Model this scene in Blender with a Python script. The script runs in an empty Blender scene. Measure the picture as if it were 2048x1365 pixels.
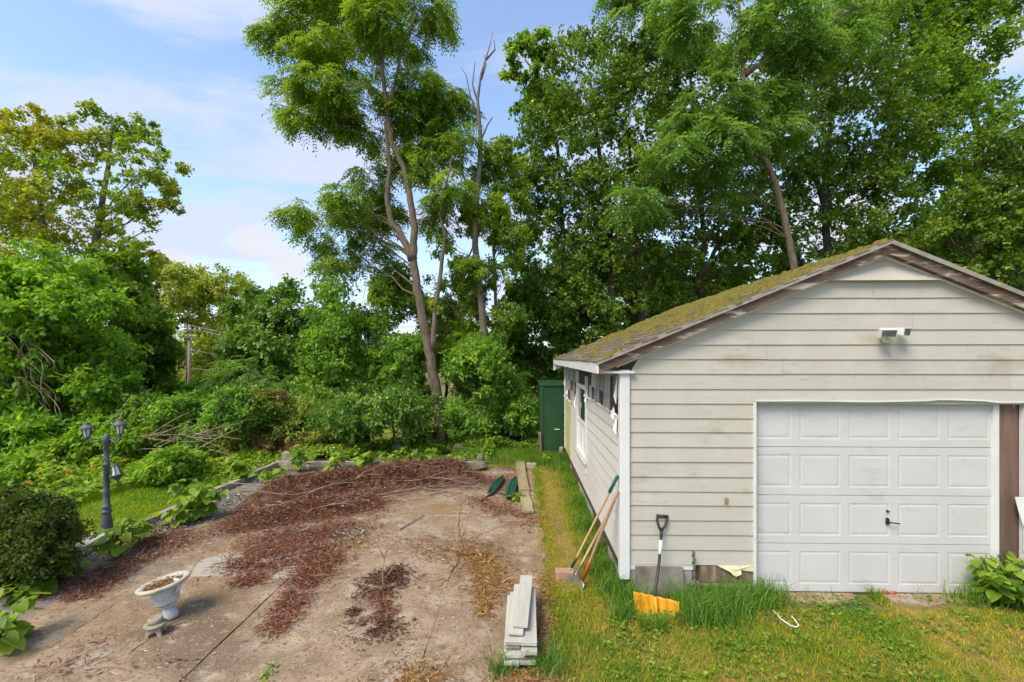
import bpy, math, random
import numpy as np

# ------------------------------------------------------------------ camera, world, sun, exposure
SC = bpy.context.scene
COL = SC.collection
FPX, HV, H = 890.0, 715.0, 2.63           # focal length in photo pixels, horizon row, eye height
YAW = math.radians(1.3)
cam_d = bpy.data.cameras.new('camera')
cam_d.sensor_width = 36.0
cam_d.lens = FPX / 2048 * 36.0
cam_d.shift_y = (HV - 682.5) / 2048
cam_d.clip_start, cam_d.clip_end = 0.05, 3000
cam = bpy.data.objects.new('camera', cam_d); COL.objects.link(cam)
cam.location = (0, 0, H); cam.rotation_euler = (math.pi / 2, 0, YAW)
SC.camera = cam

SUN_EL, SUN_AZ = math.radians(52), math.radians(-138)     # behind the camera, to the left
SKY_STRENGTH, SUN_STRENGTH, SUN_ANGLE, EXPOSURE = 0.15, 2.3, 28.0, 1.08
world = bpy.data.worlds.new('World'); SC.world = world; world.use_nodes = True
def build_world():
    nt = world.node_tree; n = nt.nodes; l = nt.links; n.clear()
    out = n.new('ShaderNodeOutputWorld'); bg = n.new('ShaderNodeBackground'); bg.inputs[1].default_value = SKY_STRENGTH
    sky = n.new('ShaderNodeTexSky'); sky.sky_type = 'NISHITA'; sky.sun_disc = False
    sky.sun_elevation = SUN_EL; sky.sun_rotation = SUN_AZ; sky.air_density = 1.0; sky.dust_density = 0.6; sky.ozone_density = 2.0
    co = n.new('ShaderNodeTexCoord')
    def math_(op, a, b=None, clamp=False):
        m = n.new('ShaderNodeMath'); m.operation = op; m.use_clamp = clamp
        for i, v in enumerate((a, b)):
            if v is None: continue
            if isinstance(v, (int, float)): m.inputs[i].default_value = v
            else: l.new(v, m.inputs[i])
        return m.outputs[0]
    def rng_(v, a, b):
        m = n.new('ShaderNodeMapRange'); m.interpolation_type = 'SMOOTHSTEP'
        l.new(v, m.inputs[0]); m.inputs[1].default_value = a; m.inputs[2].default_value = b
        return m.outputs[0]
    sep = n.new('ShaderNodeSeparateXYZ'); l.new(co.outputs['Generated'], sep.inputs[0])
    zc = math_('MAXIMUM', sep.outputs[2], 0.03)
    comb = n.new('ShaderNodeCombineXYZ')
    l.new(math_('DIVIDE', sep.outputs[0], math_('ADD', zc, 0.12)), comb.inputs[0])
    l.new(math_('DIVIDE', sep.outputs[1], math_('ADD', zc, 0.12)), comb.inputs[1])
    # thin high cirrus veils over the whole sky
    mp = n.new('ShaderNodeMapping'); l.new(comb.outputs[0], mp.inputs[0]); mp.inputs['Scale'].default_value = (0.55, 1.25, 1); mp.inputs['Rotation'].default_value = (0, 0, 0.35)
    mp.inputs['Location'].default_value = (0.4, 0.9, 0)
    ns = n.new('ShaderNodeTexNoise'); l.new(mp.outputs[0], ns.inputs[0]); ns.inputs['Scale'].default_value = 1.1; ns.inputs['Detail'].default_value = 9; ns.inputs['Roughness'].default_value = 0.55; ns.inputs['Distortion'].default_value = 0.6
    cirrus = math_('ADD', 0.10, math_('MULTIPLY', rng_(ns.outputs[0], 0.45, 0.60), 0.85))
    # low haze whitening towards the horizon
    hz = math_('MULTIPLY', rng_(sep.outputs[2], 0.5, -0.02), 0.62)
    veil = math_('MAXIMUM', cirrus, hz)
    mix1 = n.new('ShaderNodeMix'); mix1.data_type = 'RGBA'
    l.new(veil, mix1.inputs[0]); l.new(sky.outputs[0], mix1.inputs[6]); mix1.inputs[7].default_value = (2.3, 2.55, 3.2, 1)
    # a few cumulus heads low over the horizon, each at its own bearing
    def head(dx, dy, dz, r, sx):
        v = n.new('ShaderNodeVectorMath'); v.operation = 'SUBTRACT'; l.new(co.outputs['Generated'], v.inputs[0])
        d = math.sqrt(dx * dx + dy * dy + dz * dz); v.inputs[1].default_value = (dx / d, dy / d, dz / d)
        s = n.new('ShaderNodeVectorMath'); s.operation = 'MULTIPLY'; l.new(v.outputs[0], s.inputs[0]); s.inputs[1].default_value = (1 / sx, 1 / sx, 1)
        ln = n.new('ShaderNodeVectorMath'); ln.operation = 'LENGTH'; l.new(s.outputs[0], ln.inputs[0])
        return math_('SUBTRACT', 1.0, math_('DIVIDE', ln.outputs['Value'], r))
    hs = [head(-.53, 1, .21, .06, 1.2), head(-.61, 1, .26, .035, 1.6), head(-.79, 1, .215, .03, 1.3), head(.7, 1, .3, .09, 1.4), head(-1.7, 1, .3, .12, 1.4), head(1.6, .2, .25, .12, 1.5), head(-1, -1, .3, .15, 1.5), head(.6, -1, .26, .14, 1.4)]
    tot = hs[0]
    for h_ in hs[1:]: tot = math_('MAXIMUM', tot, h_)
    n2 = n.new('ShaderNodeTexNoise'); l.new(co.outputs['Generated'], n2.inputs[0]); n2.inputs['Scale'].default_value = 14; n2.inputs['Detail'].default_value = 8; n2.inputs['Roughness'].default_value = .6
    cm = rng_(math_('ADD', tot, math_('MULTIPLY', math_('SUBTRACT', n2.outputs[0], 0.5), 1.9)), 0.05, 0.55)
    mix2 = n.new('ShaderNodeMix'); mix2.data_type = 'RGBA'
    l.new(math_('MULTIPLY', cm, 0.85), mix2.inputs[0]); l.new(mix1.outputs[2], mix2.inputs[6]); mix2.inputs[7].default_value = (2.75, 2.7, 2.8, 1)
    l.new(mix2.outputs[2], bg.inputs[0]); l.new(bg.outputs[0], out.inputs[0])
build_world()
sun_d = bpy.data.lights.new('sun', 'SUN'); sun_d.energy = SUN_STRENGTH; sun_d.angle = math.radians(SUN_ANGLE); sun_d.color = (1, .90, .74)
sun = bpy.data.objects.new('sun', sun_d); COL.objects.link(sun)
from mathutils import Vector, Matrix, Euler, noise as mnoise
_sd = Vector((math.sin(SUN_AZ) * math.cos(SUN_EL), math.cos(SUN_AZ) * math.cos(SUN_EL), math.sin(SUN_EL)))
sun.rotation_euler = _sd.to_track_quat('Z', 'Y').to_euler(); sun.location = _sd * 50
vs = SC.view_settings; vs.view_transform = 'Standard'; vs.look = 'None'; vs.gamma = 1; vs.use_curve_mapping = False; vs.exposure = EXPOSURE
SC.render.engine = 'CYCLES'
SC.cycles.max_bounces = 9; SC.cycles.diffuse_bounces = 5; SC.cycles.transmission_bounces = 5; SC.cycles.glossy_bounces = 2
SC.cycles.use_denoising = True; SC.cycles.use_adaptive_sampling = True; SC.cycles.adaptive_threshold = .03

# ------------------------------------------------------------------ where things stand
def sstep(a, b, x):
    t = np.clip((np.asarray(x, float) - a) / (b - a), 0, 1); return t * t * (3 - 2 * t)
def ground_z(x, y):
    x = np.asarray(x, float); y = np.asarray(y, float)
    left = np.maximum(0, -8.2 - x); back = np.maximum(0, y - 12.0)
    d = np.sqrt(left ** 2 + (back * (1 - .82 * sstep(-3, 2, x))) ** 2)
    z = -5.5 * (1 - np.exp(-d * .16 / 5.5 * 1.6))
    z = z + .03 * np.sin(x * 1.3 + y * .7) * np.cos(y * 1.1 - x * .4) * sstep(0.0, 1.5, np.maximum(np.maximum(-5.9 - x, y - 10.6), x - .5))
    z = z - .09 * ((1 - sstep(-6.2, -5.95, x)))                 # lawn a step below the timber edge
    slab = (1 - sstep(.1, .3, x)) * sstep(-6.0, -5.9, x) * (1 - sstep(10.5, 10.8, y))
    z = z - .05 * slab
    return z
def ray(u, v):
    dx = (u - 1024) / FPX; dz = (HV - v) / FPX; c, s = math.cos(YAW), math.sin(YAW)
    return Vector((dx * c - s, dx * s + c, dz))
def at(u, v, Y):
    d = ray(u, v); return Vector((0, 0, H)) + d * (Y / d.y)
def gp(u, v, z=None):
    """the point of the ground (or of the level z) seen there"""
    d = ray(u, v)
    if z is not None: t = (z - H) / d.z; return Vector((0, 0, H)) + d * t
    t = 1.5
    for _ in range(4000):
        p = Vector((0, 0, H)) + d * t
        if p.z <= float(ground_z(p.x, p.y)): return p
        t += .02 + t * .001
    return p

# ------------------------------------------------------------------ materials
MATS = {}
def nodes_of(name):
    m = bpy.data.materials.new(name); m.use_nodes = True
    nt = m.node_tree; return m, nt, nt.nodes, nt.links, nt.nodes['Principled BSDF']
def ramp(n, stops):
    r = n.new('ShaderNodeValToRGB'); e = r.color_ramp.elements
    while len(e) < len(stops): e.new(.5)
    for i, (p, c) in enumerate(stops): e[i].position = p; e[i].color = (*c, 1)
    return r
def noise_node(n, l, co, scale, detail=6, rough=.6, stretch=(1, 1, 1), dist=0, loc=(0, 0, 0)):
    mp = n.new('ShaderNodeMapping'); mp.inputs['Scale'].default_value = stretch; mp.inputs['Location'].default_value = loc
    l.new(co, mp.inputs[0])
    t = n.new('ShaderNodeTexNoise'); t.inputs['Scale'].default_value = scale; t.inputs['Detail'].default_value = detail; t.inputs['Roughness'].default_value = rough; t.inputs['Distortion'].default_value = dist
    l.new(mp.outputs[0], t.inputs[0]); return t
def pmat(name, stops, scale=6, rough=.8, bump=.2, bscale=60, stretch=(1, 1, 1), spec=.3, metal=0, over=None, island=.0, dist=0, detail=6):
    """noise through a ramp; over = list of (colour, scale, lo, hi, stretch) laid on top; island = brightness spread from piece to piece"""
    m, nt, n, l, b = nodes_of(name)
    co = n.new('ShaderNodeTexCoord').outputs['Object']
    t = noise_node(n, l, co, scale, stretch=stretch, dist=dist, detail=detail)
    r = ramp(n, stops); l.new(t.outputs[0], r.inputs[0]); col = r.outputs[0]
    for k, (c, s, lo, hi, st) in enumerate(over or []):
        t2 = noise_node(n, l, co, s, stretch=st, loc=(3.1 * k + 1, 7.7 * k, 2.2))
        mr = n.new('ShaderNodeMapRange'); mr.inputs[1].default_value = lo; mr.inputs[2].default_value = hi; l.new(t2.outputs[0], mr.inputs[0])
        mx = n.new('ShaderNodeMix'); mx.data_type = 'RGBA'; l.new(mr.outputs[0], mx.inputs[0]); l.new(col, mx.inputs[6]); mx.inputs[7].default_value = (*c, 1); col = mx.outputs[2]
    if island:
        oi = n.new('ShaderNodeObjectInfo'); hs = n.new('ShaderNodeHueSaturation')
        mr = n.new('ShaderNodeMapRange'); mr.inputs[3].default_value = 1 - island; mr.inputs[4].default_value = 1 + island; l.new(oi.outputs['Random'], mr.inputs[0])
        l.new(mr.outputs[0], hs.inputs['Value']); l.new(col, hs.inputs['Color']); col = hs.outputs[0]
    l.new(col, b.inputs['Base Color'])
    b.inputs['Roughness'].default_value = rough; b.inputs['Specular IOR Level'].default_value = spec; b.inputs['Metallic'].default_value = metal
    if bump:
        tb = noise_node(n, l, co, bscale, stretch=stretch, detail=8); bp = n.new('ShaderNodeBump'); bp.inputs['Strength'].default_value = bump; bp.inputs['Distance'].default_value = .09 if 'bark' in name else .02
        l.new(tb.outputs[0], bp.inputs['Height']); l.new(bp.outputs[0], b.inputs['Normal'])
    MATS[name] = m; return m
LEAFK = {'leaf_maple': 2.7, 'leaf_locust_pale': 1.45, 'leaf_maple_light': 1.9, 'leaf_bush': 2.3, 'leaf_dark_vine': 2.5, 'leaf_brownbush': 2.1, 'leaf_far': 2.3, 'leaf_locust': 2.1, 'leaf_weed': 1.2, 'leaf_weed_plain': 1.2, 'lawn': 1.25, 'grass': 1.75, 'tall_grass': 1.3, 'leaf_ground': 1.6, 'leaf_bright': 1.75, 'leaf_evergreen': 1.5, 'leaf_poplar': 1.75}
def leafmat(name, stops, trans=.35, rough=.5, spec=.25, patch=None):
    """leaf colour from the leaf's own random tint; patch = a second colour that some boughs carry"""
    m, nt, n, l, b = nodes_of(name)
    a = n.new('ShaderNodeAttribute'); a.attribute_name = 'tint'
    k = LEAFK.get(name, 1.0 if name.startswith('litter') else 1.75); hue = (1, 1, 1) if name.startswith('litter') else (1.16, .98, .85); stops = [(p, tuple(q * k * g for q, g in zip(c, hue))) for p, c in stops]
    r = ramp(n, stops); l.new(a.outputs['Fac'], r.inputs[0]); col = r.outputs[0]
    if patch:
        c, s, lo, hi = patch
        co = n.new('ShaderNodeTexCoord').outputs['Object']; t = noise_node(n, l, co, s, detail=2)
        mr = n.new('ShaderNodeMapRange'); mr.inputs[1].default_value = lo; mr.inputs[2].default_value = hi; l.new(t.outputs[0], mr.inputs[0])
        mx = n.new('ShaderNodeMix'); mx.data_type = 'RGBA'; l.new(mr.outputs[0], mx.inputs[0]); l.new(col, mx.inputs[6]); mx.inputs[7].default_value = (*c, 1); col = mx.outputs[2]
    l.new(col, b.inputs['Base Color']); b.inputs['Roughness'].default_value = rough; b.inputs['Specular IOR Level'].default_value = spec
    if trans:
        tr = n.new('ShaderNodeBsdfTranslucent'); g = n.new('ShaderNodeMix'); g.data_type = 'RGBA'; g.blend_type = 'MULTIPLY'; g.inputs[0].default_value = 1
        l.new(col, g.inputs[6]); g.inputs[7].default_value = (1.5, 1.4, .5, 1); l.new(g.outputs[2], tr.inputs[0])
        mix = n.new('ShaderNodeMixShader'); mix.inputs[0].default_value = trans + .1
        l.new(b.outputs[0], mix.inputs[1]); l.new(tr.outputs[0], mix.inputs[2]); l.new(mix.outputs[0], n['Material Output'].inputs[0])
    MATS[name] = m; return m

W1 = (1, 1, 1)
pmat('siding', [(.3, (.43, .40, .335)), (.7, (.485, .455, .385))], 2.2, .55, .04, 90, over=[((.30, .275, .18), 1.1, .57, .76, (1, 1, 2.2)), ((.32, .29, .22), 9, .6, .8, (.5, 1, 2.5))], island=.035)
pmat('side_siding', [(.3, (.53, .505, .44)), (.7, (.59, .57, .51))], 1.2, .6, .04, 90, over=[((.40, .36, .13), .8, .62, .72, (1, 1, .6))], island=.03)
pmat('algae_siding', [(.3, (.36, .33, .12)), (.6, (.46, .42, .20)), (.8, (.52, .50, .40))], 1.6, .65, .04, 90, island=.04)
pmat('white_trim', [(.3, (.60, .595, .57)), (.7, (.69, .685, .665))], 3, .45, .03, 60, over=[((.45, .42, .33), 9, .66, .85, W1)])
pmat('door_paint', [(.3, (.50, .495, .475)), (.7, (.56, .555, .535))], 1.5, .5, .04, 14, over=[((.36, .34, .28), 2.2, .58, .85, (1, 1, 2.5))])
pmat('bare_wood', [(.25, (.09, .055, .04)), (.5, (.17, .105, .08)), (.75, (.30, .21, .17))], 5, .85, .35, 30, stretch=(1, 1, .12), over=[((.7, .68, .64), 6, .68, .72, (1, 1, .6))])
pmat('rake_wood', [(.25, (.07, .042, .03)), (.5, (.135, .085, .062)), (.8, (.23, .16, .12))], 7, .85, .3, 40, stretch=(.3, 1, 1.2), over=[((.42, .37, .32), 5.5, .53, .6, (.4, 1, 2.4))])
pmat('old_shingle', [(.25, (.21, .20, .17)), (.5, (.34, .33, .28)), (.8, (.50, .49, .44))], 6, .9, .3, 40, stretch=(1, 1, .15), island=.35)
pmat('sheathing', [(.3, (.05, .032, .025)), (.7, (.12, .075, .06))], 5, .9, .3, 30)
pmat('torn_wrap', [(.3, (.70, .69, .65)), (.7, (.82, .81, .78))], 9, .7, .3, 60)
pmat('yellow_foam', [(.3, (.58, .53, .28)), (.7, (.72, .68, .44))], 12, .8, .4, 60)
pmat('roof_shingle', [(.25, (.085, .066, .046)), (.5, (.14, .11, .075)), (.8, (.21, .17, .12))], 14, .95, .5, 160, island=.35, over=[((.17, .14, .04), 3, .6, .75, W1)])
pmat('moss', [(.25, (.06, .058, .014)), (.5, (.14, .12, .022)), (.75, (.21, .145, .04))], 9, 1, .5, 120)
pmat('drip_edge', [(.3, (.22, .19, .15)), (.7, (.36, .32, .26))], 7, .6, .1, 60)
pmat('block_foundation', [(.3, (.25, .24, .21)), (.7, (.40, .38, .33))], 7, .95, .4, 50)
pmat('window_dark', [(.3, (.012, .016, .018)), (.7, (.03, .035, .036))], 3, .06, 0, spec=.6)
pmat('window_pale', [(.3, (.55, .56, .55)), (.7, (.68, .68, .66))], 3, .15, 0, spec=.5)
pmat('concrete', [(.25, (.18, .122, .073)), (.45, (.285, .202, .127)), (.6, (.355, .262, .173)), (.8, (.45, .355, .255))], 2.0, .92, .5, 130, detail=14,
     over=[((.19, .13, .078), 7, .5, .7, W1), ((.165, .115, .07), .75, .52, .68, W1), ((.43, .35, .25), 4.5, .56, .7, W1), ((.37, .31, .25), 1.9, .58, .70, W1), ((.25, .145, .055), 1.0, .55, .74, W1), ((.145, .098, .06), 26, .55, .66, W1), ((.47, .38, .27), 48, .60, .68, W1), ((.10, .068, .042), 75, .59, .68, W1)], island=.05)
pmat('pale_concrete', [(.3, (.30, .27, .215)), (.7, (.40, .365, .30))], 2, .9, .2, 120, over=[((.28, .2, .14), 3, .57, .75, W1)])
pmat('ground_soil', [(.25, (.08, .09, .018)), (.45, (.14, .135, .025)), (.6, (.22, .165, .045)), (.8, (.25, .16, .075))], .9, 1, .7, 30, detail=12, over=[((.06, .10, .02), .5, .5, .6, W1)])
pmat('gravel', [(.3, (.12, .10, .085)), (.7, (.28, .25, .22))], 60, .95, .6, 90)
pmat('mulch', [(.25, (.05, .026, .016)), (.5, (.12, .06, .036)), (.8, (.21, .11, .06))], 12, 1, .8, 60)
pmat('timber', [(.25, (.13, .105, .075)), (.5, (.25, .215, .165)), (.8, (.39, .35, .29))], 7, .9, .4, 30, stretch=(1, .15, 1), over=[((.2, .2, .08), 2.5, .6, .75, W1)], island=.12)
pmat('mossy_timber', [(.25, (.15, .125, .06)), (.5, (.26, .22, .115)), (.8, (.37, .33, .22))], 5, .95, .4, 30, stretch=(1, .2, 1), island=.1)
pmat('white_plank', [(.25, (.32, .30, .245)), (.5, (.43, .41, .35)), (.8, (.52, .50, .445))], 5, .8, .25, 60, stretch=(2.5, .15, 1), island=.09)
pmat('plank_end', [(.3, (.30, .30, .23)), (.7, (.55, .54, .47))], 14, .9, .3, 60, island=.2)
pmat('bark', [(.25, (.06, .047, .033)), (.5, (.13, .105, .075)), (.8, (.22, .185, .135))], 9, .95, .7, 22, stretch=(1, 1, .25))
pmat('pale_bark', [(.25, (.085, .062, .04)), (.5, (.155, .12, .08)), (.8, (.23, .185, .13))], 9, .95, .6, 22, stretch=(1, 1, .25))
pmat('dead_bark', [(.25, (.11, .09, .07)), (.6, (.19, .16, .13)), (.8, (.27, .235, .2))], 9, .95, .5, 30, stretch=(1, 1, .25))
pmat('dark_bark', [(.25, (.03, .025, .02)), (.8, (.11, .09, .07))], 8, .95, .6, 22, stretch=(1, 1, .25))
pmat('twig', [(.25, (.16, .11, .075)), (.6, (.29, .21, .15)), (.8, (.40, .31, .23))], 12, .9, .3, 60, island=.3)
pmat('vine_twig', [(.25, (.20, .15, .09)), (.7, (.38, .29, .18))], 12, .9, .3, 60)
pmat('grey_paint', [(.3, (.065, .075, .08)), (.7, (.11, .12, .125))], 9, .5, .15, 80, over=[((.5, .5, .48), 30, .7, .74, W1)])
pmat('black_paint', [(.3, (.025, .026, .028)), (.7, (.05, .05, .052))], 9, .45, .15, 80)
pmat('lamp_glass', [(.3, (.50, .50, .42)), (.7, (.66, .66, .58))], 8, .2, 0, spec=.5)
pmat('urn_plastic', [(.3, (.40, .43, .41)), (.7, (.48, .51, .485))], 4, .55, .1, 60, over=[((.42, .38, .28), 6, .62, .8, W1)])
pmat('urn_rim', [(.3, (.40, .37, .29)), (.6, (.47, .44, .36)), (.8, (.56, .54, .475))], 7, .75, .3, 60, over=[((.25, .22, .15), 10, .54, .7, W1)])
pmat('stone_ornament', [(.3, (.23, .195, .13)), (.7, (.38, .345, .265))], 11, .95, .4, 70)
pmat('rock', [(.3, (.10, .085, .065)), (.7, (.22, .195, .155))], 6, .95, .5, 30)
pmat('brick_face', [(.3, (.30, .17, .11)), (.7, (.46, .29, .2))], 8, .95, .3, 60)
pmat('green_metal', [(.3, (.014, .052, .02)), (.7, (.026, .075, .03))], 2, .4, .05, 30, over=[((.08, .11, .07), 3.5, .64, .8, (1, 1, 2))])
pmat('green_plastic', [(.3, (.01, .075, .05)), (.7, (.02, .11, .075))], 6, .45, .1, 40)
pmat('wood_handle', [(.3, (.44, .27, .13)), (.7, (.58, .39, .21))], 6, .55, .1, 60, stretch=(2, 2, .2))
pmat('dark_handle', [(.3, (.27, .14, .075)), (.7, (.40, .23, .13))], 6, .6, .15, 60, stretch=(2, 2, .2))
pmat('red_paint', [(.3, (.36, .055, .02)), (.7, (.48, .09, .03))], 12, .6, .1, 60)
pmat('tool_steel', [(.3, (.18, .165, .155)), (.7, (.34, .33, .32))], 14, .5, .2, 60, metal=.6)
pmat('shovel_yellow', [(.3, (.60, .25, .01)), (.7, (.72, .34, .015))], 8, .4, .08, 60, over=[((.55, .22, .02), 12, .66, .82, W1)])
pmat('black_plastic', [(.3, (.018, .018, .02)), (.7, (.035, .035, .037))], 10, .4, .1, 60)
pmat('white_band', [(.3, (.72, .72, .72)), (.7, (.82, .82, .82))], 10, .5, 0)
pmat('fixture_glass', [(.3, (.07, .085, .085)), (.7, (.15, .165, .165))], 20, .15, 0, spec=.6)
pmat('fixture_beige', [(.3, (.50, .45, .30)), (.7, (.64, .59, .42))], 14, .6, .1, 60)
pmat('pole_wood', [(.3, (.22, .165, .12)), (.7, (.36, .28, .21))], 3, .9, .2, 30, stretch=(1, 1, .1))
pmat('wire', [(.3, (.35, .35, .34)), (.7, (.5, .5, .5))], 3, .5, 0)
pmat('rot_wood', [(.25, (.10, .065, .04)), (.5, (.20, .14, .09)), (.8, (.42, .35, .26))], 6, .95, .4, 40, stretch=(3, 1, .5))
pmat('hill_green', [(.3, (.02, .045, .012)), (.7, (.045, .075, .018))], .05, 1, .3, 1)

leafmat('leaf_maple', [(0, (.018, .043, .007)), (.5, (.045, .092, .012)), (.85, (.09, .155, .018)), (1, (.16, .22, .028))], .3, .42, .35)
leafmat('leaf_maple_light', [(0, (.025, .07, .01)), (.5, (.07, .155, .018)), (1, (.17, .26, .03))], .4, .45)
leafmat('leaf_locust', [(0, (.03, .075, .012)), (.5, (.075, .145, .018)), (1, (.16, .24, .028))], .4, .45)
leafmat('leaf_locust_pale', [(0, (.05, .125, .035)), (.5, (.095, .21, .055)), (1, (.17, .30, .085))], .4, .45)
leafmat('leaf_poplar', [(0, (.045, .115, .012)), (.5, (.11, .20, .02)), (1, (.22, .30, .035))], .4, .42, .35, patch=((.38, .36, .028), .35, .44, .64))
leafmat('leaf_bright', [(0, (.045, .12, .012)), (.5, (.095, .215, .022)), (1, (.2, .33, .04))], .4, .45)
leafmat('leaf_bush', [(0, (.03, .085, .014)), (.5, (.075, .165, .025)), (1, (.16, .27, .045))], .38, .45, patch=((.05, .09, .03), .9, .55, .7))
leafmat('leaf_brownbush', [(0, (.05, .09, .02)), (.5, (.10, .165, .03)), (1, (.2, .26, .06))], .35, .5, patch=((.16, .08, .04), 1.3, .52, .58))
leafmat('leaf_dark_vine', [(0, (.02, .055, .01)), (.5, (.045, .105, .017)), (1, (.11, .19, .035))], .3, .4, .4)
leafmat('leaf_far', [(0, (.06, .10, .022)), (.5, (.11, .165, .03)), (1, (.2, .235, .045))], .4, .5)
leafmat('leaf_evergreen', [(0, (.015, .032, .008)), (.5, (.045, .085, .014)), (.8, (.10, .15, .022)), (1, (.2, .22, .04))], .2, .5)
leafmat('leaf_ground', [(0, (.055, .12, .015)), (.5, (.11, .215, .025)), (.93, (.22, .35, .05)), (1, (.26, .15, .06))], .35, .45)
leafmat('leaf_weed_plain', [(0, (.10, .23, .02)), (.5, (.17, .34, .035)), (1, (.27, .44, .07))], .4, .45)
def weedmat():
    m = leafmat('leaf_weed', [(0, (.10, .23, .02)), (.5, (.17, .34, .035)), (1, (.27, .44, .07))], .4, .38, .4, patch=((.20, .26, .04), 2.5, .5, .7))
    n, l = m.node_tree.nodes, m.node_tree.links; b = n['Principled BSDF']; src = b.inputs['Base Color'].links[0].from_socket
    oi = n.new('ShaderNodeObjectInfo'); hs = n.new('ShaderNodeHueSaturation'); mr = n.new('ShaderNodeMapRange'); mr.inputs[3].default_value = .5; mr.inputs[4].default_value = 1.2
    l.new(oi.outputs['Random'], mr.inputs[0]); l.new(mr.outputs[0], hs.inputs['Value'])
    mh = n.new('ShaderNodeMapRange'); mh.inputs[3].default_value = .525; mh.inputs[4].default_value = .475; l.new(oi.outputs['Random'], mh.inputs[0]); l.new(mh.outputs[0], hs.inputs['Hue'])
    co = n.new('ShaderNodeTexCoord').outputs['Object']; wv = n.new('ShaderNodeTexWave'); wv.inputs['Scale'].default_value = 2.6; wv.inputs['Distortion'].default_value = 1.5; wv.bands_direction = 'Y'; l.new(co, wv.inputs[0])
    bp = n.new('ShaderNodeBump'); bp.inputs['Strength'].default_value = .12; bp.inputs['Distance'].default_value = .02; l.new(wv.outputs[1], bp.inputs['Height']); l.new(bp.outputs[0], b.inputs['Normal'])
    tgt = [k.to_socket for k in src.links]; l.new(src, hs.inputs['Color'])
    for t in tgt: l.new(hs.outputs[0], t)
weedmat()
leafmat('grass', [(0, (.045, .125, .012)), (.42, (.11, .19, .013)), (.7, (.21, .215, .018)), (1, (.32, .235, .05))], .3, .55, .2)
leafmat('tall_grass', [(0, (.04, .125, .018)), (.6, (.085, .21, .03)), (1, (.17, .3, .06))], .3, .5, .25)
leafmat('lawn', [(0, (.10, .23, .012)), (.6, (.17, .32, .015)), (1, (.27, .36, .03))], .3, .55, .2)
leafmat('litter_red', [(0, (.055, .03, .02)), (.3, (.16, .068, .044)), (.7, (.31, .14, .088)), (1, (.54, .34, .21))], 0, .9, .1)
leafmat('litter_orange', [(0, (.15, .075, .026)), (.6, (.33, .18, .06)), (1, (.47, .31, .13))], 0, .9, .1)
leafmat('litter_chip', [(0, (.16, .11, .06)), (.6, (.34, .27, .18)), (1, (.55, .48, .37))], 0, .9, .1)
leafmat('litter_pale', [(0, (.16, .13, .10)), (.6, (.30, .26, .21)), (1, (.46, .42, .36))], 0, .9, .1)

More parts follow.
